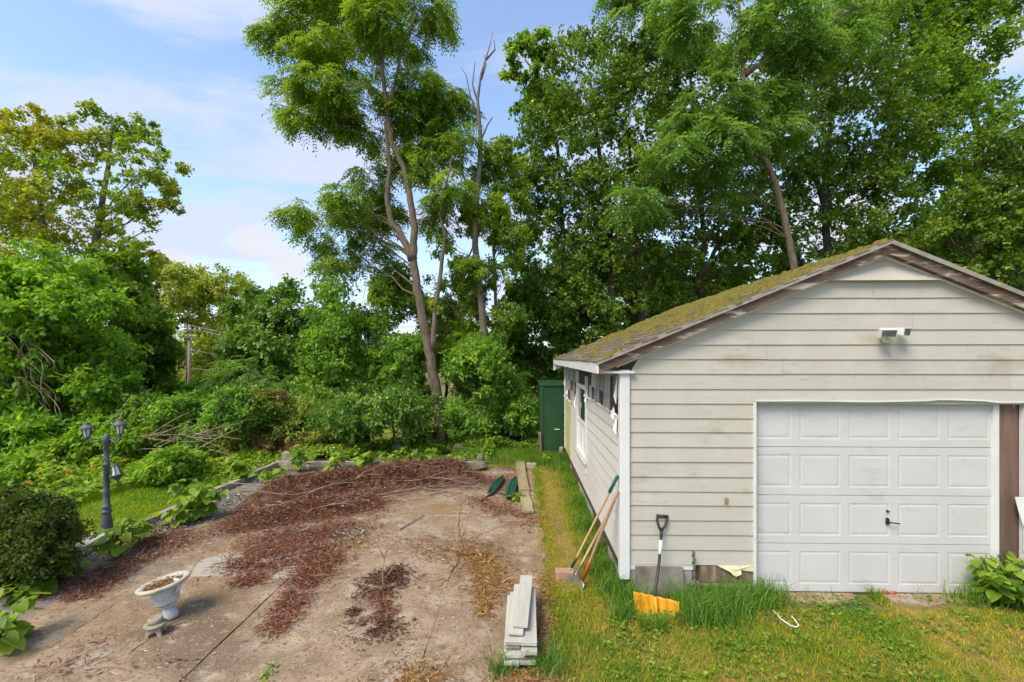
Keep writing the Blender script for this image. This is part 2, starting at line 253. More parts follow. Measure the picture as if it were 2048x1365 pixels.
# ------------------------------------------------------------------ object helpers
def wloc(o):
    v = Vector((0, 0, 0))
    while o is not None: v += o.location; o = o.parent
    return v
def tag(o, label=None, cat=None, group=None, kind=None):
    if label: o['label'] = label
    if cat: o['category'] = cat
    if group: o['group'] = group
    if kind: o['kind'] = kind
    return o
def thing(name, loc, label, cat, group=None):
    o = bpy.data.objects.new(name, None); COL.objects.link(o); o.location = loc; o.empty_display_size = .2
    return tag(o, label, cat, group)
class MB:
    def __init__(s): s.v = []; s.f = []
    def poly(s, pts, faces):
        k = len(s.v); s.v += [tuple(p) for p in pts]; s.f += [tuple(k + i for i in f) for f in faces]; return s
    def box(s, a, b):
        (x0, y0, z0), (x1, y1, z1) = a, b
        return s.poly([(x0, y0, z0), (x1, y0, z0), (x1, y1, z0), (x0, y1, z0), (x0, y0, z1), (x1, y0, z1), (x1, y1, z1), (x0, y1, z1)],
                      [(3, 2, 1, 0), (4, 5, 6, 7), (0, 1, 5, 4), (1, 2, 6, 5), (2, 3, 7, 6), (3, 0, 4, 7)])
    def prism(s, poly, vec):
        """polygon of 3D points pushed along vec"""
        n = len(poly); vec = Vector(vec); p = [Vector(q) for q in poly]
        return s.poly(p + [q + vec for q in p], [tuple(range(n))[::-1], tuple(range(n, 2 * n))] + [(i, (i + 1) % n, n + (i + 1) % n, n + i) for i in range(n)])
    def tube(s, path, rad, sides=8, caps=True):
        path = [Vector(p) for p in path]; n = len(path)
        if isinstance(rad, (int, float)): rad = [rad] * n
        t0 = (path[1] - path[0]).normalized(); a = Vector((0, 0, 1)) if abs(t0.z) < .9 else Vector((1, 0, 0))
        u = t0.cross(a).normalized(); k = len(s.v)
        for i, p in enumerate(path):
            t = (path[min(i + 1, n - 1)] - path[max(i - 1, 0)]).normalized()
            u = (u - t * u.dot(t)).normalized(); w = t.cross(u)
            for j in range(sides):
                an = 2 * math.pi * j / sides; q = p + (u * math.cos(an) + w * math.sin(an)) * rad[i]; s.v.append((q.x, q.y, q.z))
        for i in range(n - 1):
            for j in range(sides):
                s.f.append((k + i * sides + j, k + i * sides + (j + 1) % sides, k + (i + 1) * sides + (j + 1) % sides, k + (i + 1) * sides + j))
        if caps: s.f.append(tuple(k + j for j in range(sides))[::-1]); s.f.append(tuple(k + (n - 1) * sides + j for j in range(sides)))
        return s
    def lathe(s, prof, c=(0, 0, 0), sides=24, M=None):
        k = len(s.v); c = Vector(c)
        for r, z in prof:
            for j in range(sides):
                an = 2 * math.pi * j / sides; q = Vector((r * math.cos(an), r * math.sin(an), z))
                if M is not None: q = M @ q
                q += c; s.v.append((q.x, q.y, q.z))
        for i in range(len(prof) - 1):
            for j in range(sides):
                s.f.append((k + i * sides + j, k + i * sides + (j + 1) % sides, k + (i + 1) * sides + (j + 1) % sides, k + (i + 1) * sides + j))
        s.f.append(tuple(k + j for j in range(sides))[::-1]); s.f.append(tuple(k + (len(prof) - 1) * sides + j for j in range(sides)))
        return s
    def build(s, name, mat, parent=None, smooth=False, bevel=0, origin=None):
        off = wloc(parent) if parent is not None else Vector((0, 0, 0))
        if origin is not None: off = Vector(origin)
        me = bpy.data.meshes.new(name); me.from_pydata([(x - off.x, y - off.y, z - off.z) for x, y, z in s.v], [], s.f)
        me.materials.append(MATS[mat]); me.validate(); me.update()
        if smooth: me.polygons.foreach_set('use_smooth', [True] * len(me.polygons))
        o = bpy.data.objects.new(name, me); COL.objects.link(o)
        if parent is not None: o.parent = parent
        if origin is not None: o.location = Vector(origin) - (wloc(parent) if parent is not None else Vector((0, 0, 0)))
        if bevel:
            b = o.modifiers.new('bevel', 'BEVEL'); b.width = bevel; b.segments = 2; b.limit_method = 'ANGLE'
        return o
def tri_mesh(name, V, F, tint, mat, parent=None, smooth=False):
    off = np.array(wloc(parent)) if parent is not None else np.zeros(3)
    V = (V - off).astype(np.float32); F = F.astype(np.int32)
    me = bpy.data.meshes.new(name); nv, nf = len(V), len(F)
    me.vertices.add(nv); me.vertices.foreach_set('co', V.ravel())
    me.loops.add(nf * 3); me.loops.foreach_set('vertex_index', F.ravel())
    me.polygons.add(nf); me.polygons.foreach_set('loop_start', np.arange(0, nf * 3, 3, dtype=np.int32))
    me.update(calc_edges=True)
    if tint is not None:
        a = me.attributes.new('tint', 'FLOAT', 'POINT'); a.data.foreach_set('value', tint.astype(np.float32))
    me.materials.append(MATS[mat])
    o = bpy.data.objects.new(name, me); COL.objects.link(o)
    if parent is not None: o.parent = parent
    return o
def unit(a): return a / np.maximum(1e-9, np.linalg.norm(a, axis=-1, keepdims=True))
def leaf_geo(P, D, N, L, W, fold=.18, mid=.45):
    """two-triangle leaves: base, left, tip, right, folded along the midrib"""
    D = unit(D); N = unit(N - D * np.sum(N * D, -1, keepdims=True)); S = np.cross(D, N)
    L = np.asarray(L)[:, None]; W = np.asarray(W)[:, None]
    M = P + D * L * mid + N * W * fold
    V = np.stack([P, M + S * W * .5, P + D * L - N * L * .1, M - S * W * .5], 1).reshape(-1, 3)
    k = np.arange(len(P))[:, None] * 4
    F = np.stack([k + np.array([0, 2, 1]), k + np.array([0, 3, 2])], 1).reshape(-1, 3)
    return V, F
def rdir(rng, n): return unit(rng.normal(size=(n, 3)))

GAPF = .75
def crown_leaves(rng, lobes, n, L, W, kind='simple', up=.7, droop=.2, spread=1.0, fill=.3, per=90, gap=-.16):
    """leaves gathered in sprays, sprays in clumps, clumps in the lobes of the crown. lobes: (n, 6) centre + radii"""
    C, R = lobes[:, :3], lobes[:, 3:]
    w = (R[:, 0] + R[:, 1]) * R[:, 2]; w = w / w.sum()
    pin = kind == 'pinnate'
    ncl = max(8, int(n * .93 / per)); L, W = L * 1.13, W * 1.13; li = rng.choice(len(C), ncl, p=w)
    d = rdir(rng, ncl); d[:, 2] = d[:, 2] * .9 + .12; d = unit(d)
    rad = (fill + (1 - fill) * rng.random(ncl) ** .55)[:, None]
    cc = C[li] + d * R[li] * rad
    gk = np.array([mnoise.noise(Vector(q) * GAPF) for q in cc]) > gap; cc, li, d = cc[gk], li[gk], d[gk]; ncl = len(cc)
    cr = R[li].mean(1) * rng.uniform(.16, .36, ncl) * spread
    spc = max(1, per // (13 if pin else 10)); ns = ncl * spc; ci = np.repeat(np.arange(ncl), spc)
    b = rdir(rng, ns) * (rng.random(ns) ** .4)[:, None]; b[:, 2] *= .6
    sp = cc[ci] + b * cr[ci][:, None]
    out = unit(unit(sp - C[li[ci]]) * .7 + b * .6 + rng.normal(size=(ns, 3)) * .35)
    ctint = rng.normal(0, .13, ncl)
    if pin:
        k = 13; nl = ns * k; si = np.repeat(np.arange(ns), k); j = np.tile(np.arange(k), ns)
        rl = rng.uniform(3.0, 4.6, ns) * L
        rd = out.copy(); rd[:, 2] = rd[:, 2] * .5 - droop; rd = unit(rd)
        rn = rng.normal(size=(ns, 3)) * .35 + np.array([0, 0, 1.]); rn = unit(rn - rd * np.sum(rn * rd, -1, keepdims=True)); rs = np.cross(rd, rn)
        t = (j // 2 + .8) / 7.0; side = np.where(j % 2 == 0, 1., -1.); end = j == k - 1; side[end] = 0
        P = sp[si] + rd[si] * (t * rl[si])[:, None] - np.array([0, 0, 1.]) * (t ** 2 * rl[si] * .25)[:, None]
        D = rd[si] * .45 + rs[si] * side[:, None] + rng.normal(size=(nl, 3)) * .13; D[:, 2] -= .15
        N = rn[si] + rng.normal(size=(nl, 3)) * .22
    else:
        k = 10; nl = ns * k; si = np.repeat(np.arange(ns), k); t = rng.random(nl)
        sl = np.minimum(cr[ci] * .8, L * 4.5)
        P = sp[si] + out[si] * (t * sl[si])[:, None] + rng.normal(size=(nl, 3)) * L * .35
        D = out[si] * .6 + rng.normal(size=(nl, 3)) * .75; D[:, 2] -= droop
        N = rng.normal(size=(nl, 3)) * .55 + out[si] * .35; N[:, 2] += up
    sz = rng.uniform(.7, 1.25, nl)
    V, F = leaf_geo(P, D, N, L * sz, W * sz)
    tint = np.clip(.45 + rng.normal(0, .16, nl) + ctint[ci[si]], 0, 1)
    return V, F, np.repeat(tint, 4), cc

def bez(a, b, c, n):
    return [a * (1 - t) ** 2 + b * 2 * t * (1 - t) + c * t * t for t in [i / (n - 1) for i in range(n)]]
def tree_skeleton(rnd, trunk_paths, lobes, clumps, sub=5, sides=7, limb=.42, rise=.55):
    """tapered trunk(s), one limb to each lobe, twigs on to the clumps"""
    mb = MB(); allp = []
    for path, r0, r1 in trunk_paths:
        pts = []
        for i in range(len(path) - 1):
            a, b = Vector(path[i]), Vector(path[i + 1])
            for k in range(4):
                p = a.lerp(b, k / 4); pts.append(p + Vector((rnd.uniform(-1, 1), rnd.uniform(-1, 1), 0)) * r0 * .12)
        pts.append(Vector(path[-1])); n = len(pts)
        rr = [r0 + (r1 - r0) * (i / (n - 1)) ** .85 for i in range(n)]
        rr[0] *= 1.35; rr[1] *= 1.12
        mb.tube(pts, rr, sides + 2); allp += list(zip(pts, rr))
    for lb in lobes:
        c = Vector(lb[:3]); best = None
        for p, r in allp:
            hd = math.hypot(c.x - p.x, c.y - p.y); want = c.z - rise * hd - .25
            sc = abs(p.z - want) + .25 * hd
            if best is None or sc < best[0]: best = (sc, p, r)
        _, p, r = best; r = min(r * limb * .8, .06)
        mid = p.lerp(c, .5) + Vector((rnd.uniform(-.2, .2), rnd.uniform(-.2, .2), .16 * (c - p).length))
        pts = bez(p, mid, c, 7)
        pts = [q + Vector((rnd.uniform(-1, 1), rnd.uniform(-1, 1), rnd.uniform(-1, 1))) * .05 * (c - p).length * (0 if i in (0,) else .6) for i, q in enumerate(pts)]
        mb.tube(pts, [max(.008, r * (1 - .78 * i / 6)) for i in range(7)], 5, False)
        R = max(lb[3:]); near = [q for q in clumps if (Vector(q) - c).length < R * 1.15]; rnd.shuffle(near)
        for q in near[:sub]:
            q = Vector(q); s0 = pts[rnd.randint(2, 6)]; m2 = s0.lerp(q, .5) + Vector((0, 0, .12 * (q - s0).length))
            mb.tube(bez(s0, m2, q, 4), [max(.006, r * .3), max(.005, r * .22), .006, .004], 4, False)
    return mb
def lobes_px(Y, rows, dy=.8, rng=None, back=0):
    """crown lobes: photo column, row, half width, half height, optional offset in depth"""
    out = []
    for r in rows:
        u, v, ru, rv = r[:4]; yo = r[4] if len(r) > 4 else (rng.uniform(-dy, dy) + back if rng is not None else 0)
        p = at(u, v, Y + yo); s = (Y + yo) / FPX
        out.append((p.x, p.y, p.z, ru * s, (ru + rv) * .5 * s * 1.05, rv * s))
    return np.array(out)
TREE_N = [0]
def tree(name, label, Y, rows, n, leaf, L, W, kind='simple', trunks=None, bark='bark', up=.7, droop=.2, spread=1., fill=.3, dy=.8, per=90, sub=5, seed=0, group=None, cat='tree', crown='crown', stem='trunk', limb=.42, rise=.55, back=0, gap=-.16):
    TREE_N[0] += 1; seed = seed or TREE_N[0] * 17 + 5
    rng = np.random.default_rng(seed); rnd = random.Random(seed)
    lb = lobes_px(Y, rows, dy, rng, back)
    tp = []
    for path, r0, r1 in (trunks or []):
        tp.append(([at(u, v, Y + (q[0] if q else 0)) for (u, v, *q) in path], r0, r1))
    if not tp:
        c = lb[:, :3].mean(0); gz = float(ground_z(c[0], Y)); top = lb[:, 2].max()
        tp = [([Vector((c[0], Y, gz - .2)), Vector((c[0] + .2, Y, gz + (top - gz) * .4)), Vector((c[0], Y + .1, gz + (top - gz) * .85))], .03 + .012 * (top - gz), .02)]
    b = tp[0][0][0]; gz = float(ground_z(b.x, b.y))
    if tp[0][0][0].z > gz - .1:                                   # root every stem in the ground
        tp[0][0].insert(0, Vector((b.x + .02, b.y, gz - .25)))
    root = thing(name, (b.x, b.y, gz), label, cat, group)
    V, F, T, cc = crown_leaves(rng, lb, n, L, W, kind, up, droop, spread, fill, per, gap)
    tree_skeleton(rnd, tp, lb, [tuple(q) for q in cc], sub, limb=limb, rise=rise).build(stem, bark, root, smooth=True)
    tri_mesh(crown, V, F, T, leaf, root)
    return root

# ------------------------------------------------------------------ the setting
def build_ground():
    xs = np.unique(np.concatenate([np.arange(-16, 9, .3), -16 - 1.25 ** np.arange(1, 30) * .8, 9 + 1.25 ** np.arange(1, 30) * .8]))
    ys = np.unique(np.concatenate([np.arange(0, 20, .3), -1.3 ** np.arange(0, 22), 20 + 1.25 ** np.arange(1, 30) * .8]))
    X, Y = np.meshgrid(xs, ys); Z = ground_z(X, Y); V = np.stack([X, Y, Z], -1).reshape(-1, 3)
    nx, ny = len(xs), len(ys); i = (np.arange(ny - 1)[:, None] * nx + np.arange(nx - 1)[None]).ravel()
    F = np.concatenate([np.stack([i, i + 1, i + nx + 1], -1), np.stack([i, i + nx + 1, i + nx], -1)])
    o = tri_mesh('ground', V, F, None, 'ground_soil'); o.data.polygons.foreach_set('use_smooth', [True] * len(F)); tag(o, kind='structure')
build_ground()
XB, YB = [-5.08, -2.78, -.87, .30], [1.2, 3.08, 5.28, 7.48, 10.3]
slab = MB().box((-5.05, 1.25, -.3), (.28, 10.26, -.022)).build('concrete_slab', 'mulch'); tag(slab, kind='structure')
_r = random.Random(4)
for i in range(3):
    for j in range(4):
        x0, x1, y0, y1 = XB[i] + (.0008 if i == 2 else .004), XB[i + 1] - (.0008 if i == 1 else .004), YB[j] + .007, YB[j + 1] - .007
        dz = [_r.uniform(-.012, .0) for _ in range(4)]
        def edge(a, b, ja, n=10):
            return [Vector(a).lerp(Vector(b), k / n) + (Vector((_r.uniform(-1, 1), _r.uniform(-1, 1), 0)) * ja if 0 < k < n else Vector()) for k in range(n)]
        out_l = .05 if i == 0 else .005; out_r = .05 if i == 2 else .005; out_b = .06 if j == 3 else .005
        pg = edge((x0, y0, dz[0]), (x1, y0, dz[1]), .005) + edge((x1, y0, dz[1]), (x1, y1, dz[2]), out_r) + edge((x1, y1, dz[2]), (x0, y1, dz[3]), out_b) + edge((x0, y1, dz[3]), (x0, y0, dz[0]), out_l)
        pm = MB().prism([p - Vector((0, 0, .09)) for p in pg], (0, 0, .09)); pm.build('slab_panel', 'concrete', slab)
for pts in ([(880, 1175), (900, 1150), (912, 1132), (925, 1100), (918, 1050), (924, 1000)], [(100, 1298), (190, 1235), (262, 1190), (350, 1150)], [(700, 1190), (730, 1170), (752, 1160)], [(790, 1130), (850, 1165), (905, 1158)], [(255, 1310), (300, 1280), (330, 1262), (380, 1240)]):
    P = []
    for a, b in zip(pts[:-1], pts[1:]):
        for k in range(6): P.append(gp(a[0] + (b[0] - a[0]) * k / 6 + _r.uniform(-3, 3), a[1] + (b[1] - a[1]) * k / 6 + _r.uniform(-2, 2), -.004))
    MB().tube(P, [.007 * _r.uniform(.5, 1.2) for _ in P], 5).build('crack', 'mulch', slab)
# paler repair patches lying in the slab
def ground_patch(name, px, mat, z, parent=None):
    pts = [gp(u, v, z) for u, v in px]
    return MB().prism([p - Vector((0, 0, .012)) for p in pts], (0, 0, .012)).build(name, mat, parent)
ground_patch('repair_patch', [(378, 1153), (400, 1122), (440, 1108), (478, 1105), (505, 1125), (515, 1152)], 'pale_concrete', .003, slab)
ground_patch('repair_patch', [(540, 1156), (572, 1134), (596, 1130), (592, 1156)], 'pale_concrete', .003, slab)
# gravel strip between slab and timbers
gs = MB()
gs.prism([(-5.84, 3.0, -.06), (-5.02, 3.0, -.06), (-5.02, 10.2, -.06), (.3, 10.2, -.06), (.3, 10.62, -.06), (-5.84, 10.62, -.06)], (0, 0, .032))
tag(gs.build('gravel_strip', 'gravel'), kind='structure')
# far hill behind everything
hm = MB(); hv = []
for k in range(41):
    x = -420 + 21 * k; y = 330 + 40 * math.sin(k * .7); hv.append((x, y, -12 + 20 + 9 * math.sin(k * .45) + 4 * math.sin(k * 1.3)))
hm.poly([(x, y - 110, -12) for x, y, z in hv] + hv + [(x, y + 150, -14) for x, y, z in hv], [(k, k + 1, 41 + k + 1, 41 + k) for k in range(40)] + [(41 + k, 42 + k, 83 + k, 82 + k) for k in range(40)])
tag(hm.build('hills', 'hill_green', smooth=True), kind='structure')

# ------------------------------------------------------------------ the garage
GX, RX, EX = 1.10, 3.97, .83            # left wall, ridge, left eave
SL = .414; EZ = 2.58; YF, YR = 4.88, 11.65
def zr(x): return EZ + SL * (x - EX) if x <= RX else EZ + SL * (2 * RX - EX - x)
garage = thing('garage', (1.1, 5.0, 0), 'weathered beige clapboard garage with a mossy gable roof and white door', 'garage')
RXW = 2 * RX - GX
wall = MB()
wall.prism([(1.13, 5.03, -.05), (2.55, 5.03, -.05), (2.55, 5.03, 2.14), (5.5, 5.03, 2.14), (5.5, 5.03, -.05), (RXW - .02, 5.03, -.05), (RXW - .02, 5.03, zr(RXW) - .1), (RX, 5.03, zr(RX) - .12), (1.13, 5.03, zr(1.13) - .1)], (0, .05, 0))
wall.box((1.13, 5.09, -.05), (1.2, 7.72, 2.6)); wall.box((1.13, 8.9, -.05), (1.2, 11.5, 2.6)); wall.box((1.13, 7.72, -.05), (1.2, 8.9, .8)); wall.box((1.13, 7.72, 2.12), (1.2, 8.9, 2.6))
wall.box((RXW - .1, 5.09, -.05), (RXW - .02, 11.5, 2.6)); wall.prism([(1.13, 11.44, -.05), (RXW - .02, 11.44, -.05), (RXW - .02, 11.44, 2.6), (RX, 11.44, zr(RX) - .1), (1.13, 11.44, 2.6)], (0, .06, 0))
wall.build('wall', 'sheathing', garage)
LV = [1126, 1096.5, 1067, 1038, 1009, 980.5, 951.5, 922.5, 893, 864, 835.5, 807, 778, 748, 719, 690, 660, 628, 598, 565, 538.5, 512]
LZ = [H + (HV - v) / 178 for v in LV]
_r = random.Random(11)
def fboard(z0, z1, xl0, xl1, xr0, xr1, out=.0):
    yb, yt, yk = 4.991 - out, 5.004 - out * .2, 5.026
    j = [_r.uniform(-.004, .004) for _ in range(2)]
    MB().poly([(xl0, yk, z0 + j[0]), (xl0, yb, z0 + j[0]), (xl1, yt, z1), (xl1, yk, z1), (xr0, yk, z0 + j[1]), (xr0, yb, z0 + j[1]), (xr1, yt, z1), (xr1, yk, z1)],
              [(0, 1, 2, 3), (7, 6, 5, 4), (1, 5, 6, 2), (0, 4, 5, 1), (2, 6, 7, 3), (4, 0, 3, 7)]).build('siding_board', 'siding', garage)
INS = .156
def xlim(z): return max(1.197, EX + (z + INS - EZ) / SL)
for k in range(len(LZ) - 1):
    z0, z1 = LZ[k], LZ[k + 1] + .012
    a0, a1 = xlim(z0), xlim(z1); b0, b1 = min(RXW - .1, 2 * RX - a0), min(RXW - .1, 2 * RX - a1)
    if a1 >= RX - .02: a1 = b1 = RX; 
    if a0 >= RX - .02: continue
    out = .055 if k == 19 else 0
    if LZ[k] < 2.13 - .06:
        fboard(z0, z1, a0, a1, 2.565, 2.565); fboard(z0, z1, 5.535, 5.535, b0, b1)
    else:
        cuts = []
        if k in (12, 13, 14, 16, 17, 18): cuts = [_r.uniform(a1 + .8, b1 - .8)]
        xs = [None] + cuts + [None]
        for q in range(len(xs) - 1):
            l0, l1 = (a0, a1) if xs[q] is None else (xs[q] + .0015,) * 2
            r0, r1 = (b0, b1) if xs[q + 1] is None else (xs[q + 1] - .0015,) * 2
            fboard(z0, z1, l0, l1, r0, r1, out)
# corner posts
MB().box((1.088, 4.968, .16), (1.197, 5.075, 2.49)).build('corner_post', 'white_trim', garage, bevel=.006)
MB().box((RXW - .1, 4.968, .16), (RXW + .02, 5.075, 2.49)).build('corner_post', 'white_trim', garage, bevel=.006)
MB().box((1.09, 11.44, .3), (1.16, 11.52, 2.5)).build('corner_post', 'white_trim', garage, bevel=.006)
# roof
def slope_strip(x0, x1, y0, y1, d0, d1):
    """a strip following the roof line between two depths below it"""
    return [(x0, y0, zr(x0) - d0), (x1, y0, zr(x1) - d0), (x1, y0, zr(x1) - d1), (x0, y0, zr(x0) - d1)]
roof = MB().prism([(EX, YF, EZ), (RX, YF, zr(RX)), (2 * RX - EX, YF, EZ), (2 * RX - EX, YF, EZ - .03), (RX, YF, zr(RX) - .03), (EX, YF, EZ - .03)], (0, YR - YF, 0)).build('roof', 'roof_shingle', garage)
for sgn in (0, 1):
    def m(x): return x if not sgn else 2 * RX - x
    def strip(name, mat, x0, x1, ya, yb, d0, d1):
        MB().prism([(m(x0), ya, zr(x0) - d0), (m(x1), ya, zr(x1) - d0), (m(x1), ya, zr(x1) - d1), (m(x0), ya, zr(x0) - d1)], (0, yb - ya, 0)).build(name, mat, garage)
    strip('rake_board', 'rake_wood', EX + .004, RX - .001, 4.90, 4.935, .032, .132)
    strip('drip_edge', 'drip_edge', EX - .012, RX - .001, 4.865, 4.897, -.018, .029)
    strip('inner_rake_board', 'rake_wood', EX + .2, RX - .001, 4.94, 5.03, .06, .13)
    strip('gable_channel', 'white_trim', 1.05, RX - .001, 4.962, 5.03, .134, .158)
# eave: fascia, soffit return at the front corner
MB().prism([(EX - .014, YF + .002, EZ - .128), (EX - .014, YF + .002, EZ - .004), (EX + .008, YF + .002, EZ - .004), (EX + .008, YF + .002, EZ - .128)], (0, YR - YF, 0)).build('fascia', 'white_trim', garage)
MB().box((EX + .012, 4.936, 2.452), (1.24, 5.06, 2.478)).build('eave_return', 'white_trim', garage)
MB().prism([(EX - .01, 11.66, 2.28), (EX - .01, 11.66, 2.56), (1.12, 11.66, 2.56), (1.12, 11.66, 2.42)], (0, .02, 0)).build('soffit_flap', 'white_trim', garage)
# shingles of the left slope: the nearest tabs one by one, the rest as one sheet of tabs
def tab_mesh(name, seed):
    r = random.Random(seed); x1, w, t = .185, .148, .009
    p = [(0, -w + r.uniform(-.004, .004), 0), (r.uniform(-.012, .01), 0, 0), (0, w + r.uniform(-.004, .004), 0), (x1, w, 0), (x1, -w, 0)]
    mb = MB().prism(p, (0, 0, t)); me = bpy.data.meshes.new(name); me.from_pydata(mb.v, [], mb.f); me.materials.append(MATS['roof_shingle']); return me
tabs = [tab_mesh('shingle', k) for k in range(4)]; al = math.atan(SL); spots = []
for i in range(25):
    s = -.03 + i * .136
    for j in range(24):
        y = YF + .13 + j * .302 + (.151 if i % 2 else 0)
        if y > YR - .1: continue
        spots.append((s, y))
def tab_place(s, y):
    return Vector((EX + s * math.cos(al), y, EZ + s * math.sin(al) + .010)), Euler((_r.uniform(-.01, .01), -(al - .05) + _r.uniform(-.012, .006), _r.uniform(-.012, .012)))
def tab_size(s, y): return 1 / ((EX + s) ** 2 + y ** 2) ** .5 - .012 * s
spots.sort(key=lambda q: -tab_size(*q)); gl = wloc(garage)
for s, y in spots[:290]:
    p, e = tab_place(s, y); o = bpy.data.objects.new('shingle', _r.choice(tabs)); COL.objects.link(o); o.parent = roof; o.location = p - gl; o.rotation_euler = e
rest = MB()
for s, y in spots[290:]:
    p, e = tab_place(s, y); M = Matrix.LocRotScale(p, e, None); me = _r.choice(tabs)
    rest.poly([M @ v.co for v in me.vertices], [tuple(f.vertices) for f in me.polygons])
tag(rest.build('far_shingles', 'roof_shingle', roof), kind='stuff')
# moss cushions, thick towards the ridge
def cushions(n, seed):
    rng = np.random.default_rng(seed); mb = MB()
    for _ in range(n):
        s = 3.38 * rng.random() ** .75; y = rng.uniform(YF + .02, YR - .1)
        nz = mnoise.noise(Vector((s * 2.4, y * 1.6, 3))) + .6 * mnoise.noise(Vector((s * 6.5, y * 5, 9)))
        if nz * 1.2 + .75 * (s / 3.4) - .60 + .2 * rng.random() < 0: continue
        sz = rng.uniform(.018, .06); hh = sz * rng.uniform(.35, .8)
        c = Vector((EX + s * math.cos(al), y, EZ + s * math.sin(al) + .02)); k = len(mb.v); nn = 6; a0 = rng.random() * 6
        for q in range(nn):
            a = a0 + q * math.pi * 2 / nn; rr = sz * rng.uniform(.7, 1.2); mb.v.append((c.x + rr * math.cos(a) * math.cos(al), c.y + rr * math.sin(a), c.z + rr * math.cos(a) * math.sin(al) - .008))
        for q in range(nn):
            a = a0 + q * math.pi * 2 / nn; rr = sz * .62; mb.v.append((c.x + rr * math.cos(a) * math.cos(al), c.y + rr * math.sin(a), c.z + rr * math.cos(a) * math.sin(al) + hh * .75))
        mb.v.append((c.x, c.y, c.z + hh))
        for q in range(nn):
            mb.f.append((k + q, k + (q + 1) % nn, k + nn + (q + 1) % nn, k + nn + q)); mb.f.append((k + nn + q, k + nn + (q + 1) % nn, k + 2 * nn))
    return mb
tag(cushions(9000, 5).build('moss', 'moss', roof, smooth=True), kind='stuff')
# side wall: lapped boards below, old shingles laid bare above, torn wrap between
def sboard(z0, z1, y0, y1, mat):
    xb, xt, xk = 1.098, 1.118, 1.128
    MB().poly([(xk, y0, z0), (xb, y0, z0), (xt, y0, z1), (xk, y0, z1), (xk, y1, z0), (xb, y1, z0), (xt, y1, z1), (xk, y1, z1)],
              [(3, 2, 1, 0), (4, 5, 6, 7), (2, 6, 5, 1), (1, 5, 4, 0), (3, 7, 6, 2), (0, 4, 7, 3)]).build('siding_board', mat, garage)
for k in range(10):
    z0 = .32 + k * .1623
    sboard(z0, z0 + .174, 5.078, 7.655 if k > 2 else 8.96, 'side_siding')
    if k <= 7: sboard(z0, z0 + .174, 8.965 if k > 2 else 8.963, 10.25, 'side_siding' if k < 3 else 'side_siding'); sboard(z0, z0 + .174, 10.253, 11.44, 'algae_siding')
for (ya, yb, zs) in ((5.1, 7.62, [1.93, 2.16, 2.40]), (8.98, 11.4, [1.63, 1.86, 2.10, 2.34])):
    for q, z in enumerate(zs):
        y = ya
        while y < yb - .1:
            w = min(_r.uniform(.2, .5), yb - y); miss = (.55 if q == 0 else .28 if q == 1 else .06)
            if _r.random() > miss:
                zt = min(z + .245 + _r.uniform(-.01, .01), 2.58)
                MB().poly([(1.126, y, z), (1.112, y, z + _r.uniform(-.02, .02)), (1.121, y, zt), (1.126, y, zt), (1.126, y + w - .008, z), (1.112, y + w - .008, z + _r.uniform(-.02, .02)), (1.121, y + w - .008, zt), (1.126, y + w - .008, zt)],
                          [(3, 2, 1, 0), (4, 5, 6, 7), (2, 6, 5, 1), (1, 5, 4, 0), (3, 7, 6, 2)]).build('old_shingle', 'old_shingle', garage)
            y += w
def scrap(pts, name='torn_wrap', mat='torn_wrap', th=.004, vec=(-.004, 0, 0)):
    MB().prism(pts, vec).build(name, mat, garage)
for (ya, yb, z) in ((5.12, 7.6, 1.95), (9.0, 11.35, 1.625)):
    y = ya
    while y < yb:
        w = _r.uniform(.08, .3); n = 5; low = z - .03
        up = [(1.096 + _r.uniform(-.035, .0), y + w * i / n, low + .03 + _r.uniform(0, .05)) for i in range(n + 1)]
        scrap([(1.108, y, low), (1.108, y + w, low)] + up[::-1]); y += w + _r.uniform(0, .12)
for (y0, z0, w, h) in ((5.1, 1.75, .12, .22), (5.2, 1.9, .22, .14), (5.09, 2.1, .07, .34), (7.5, 1.85, .12, .18), (9.0, 1.6, .12, .3), (11.2, 1.9, .15, .25), (10.6, 1.75, .2, .12)):
    scrap([(1.07, y0, z0), (1.05, y0 + w * .5, z0 + h * .25), (1.09, y0 + w, z0 + h * .5), (1.1, y0 + w * .8, z0 + h), (1.09, y0 + w * .3, z0 + h * .8)])
# window
win = MB(); win.box((1.085, 7.66, .64), (1.135, 7.73, 2.30)).box((1.085, 8.89, .78), (1.135, 8.96, 2.36)).box((1.083, 7.73, 2.06), (1.135, 8.89, 2.13)).box((1.085, 7.73, .8), (1.135, 8.89, .86))
win = win.build('window', 'white_trim', garage)
MB().box((1.06, 7.64, .76), (1.13, 8.98, .80)).build('sill', 'urn_rim', win)
MB().box((1.105, 7.73, 1.40), (1.14, 8.89, 1.45)).build('meeting_rail', 'white_trim', win)
MB().box((1.125, 7.73, 1.45), (1.132, 8.89, 2.06)).build('pane', 'window_dark', win)
MB().box((1.135, 7.73, .86), (1.142, 8.89, 1.40)).build('pane', 'window_pale', win)
MB().box((1.11, 8.28, .86), (1.134, 8.31, 1.40)).build('muntin', 'white_trim', win)
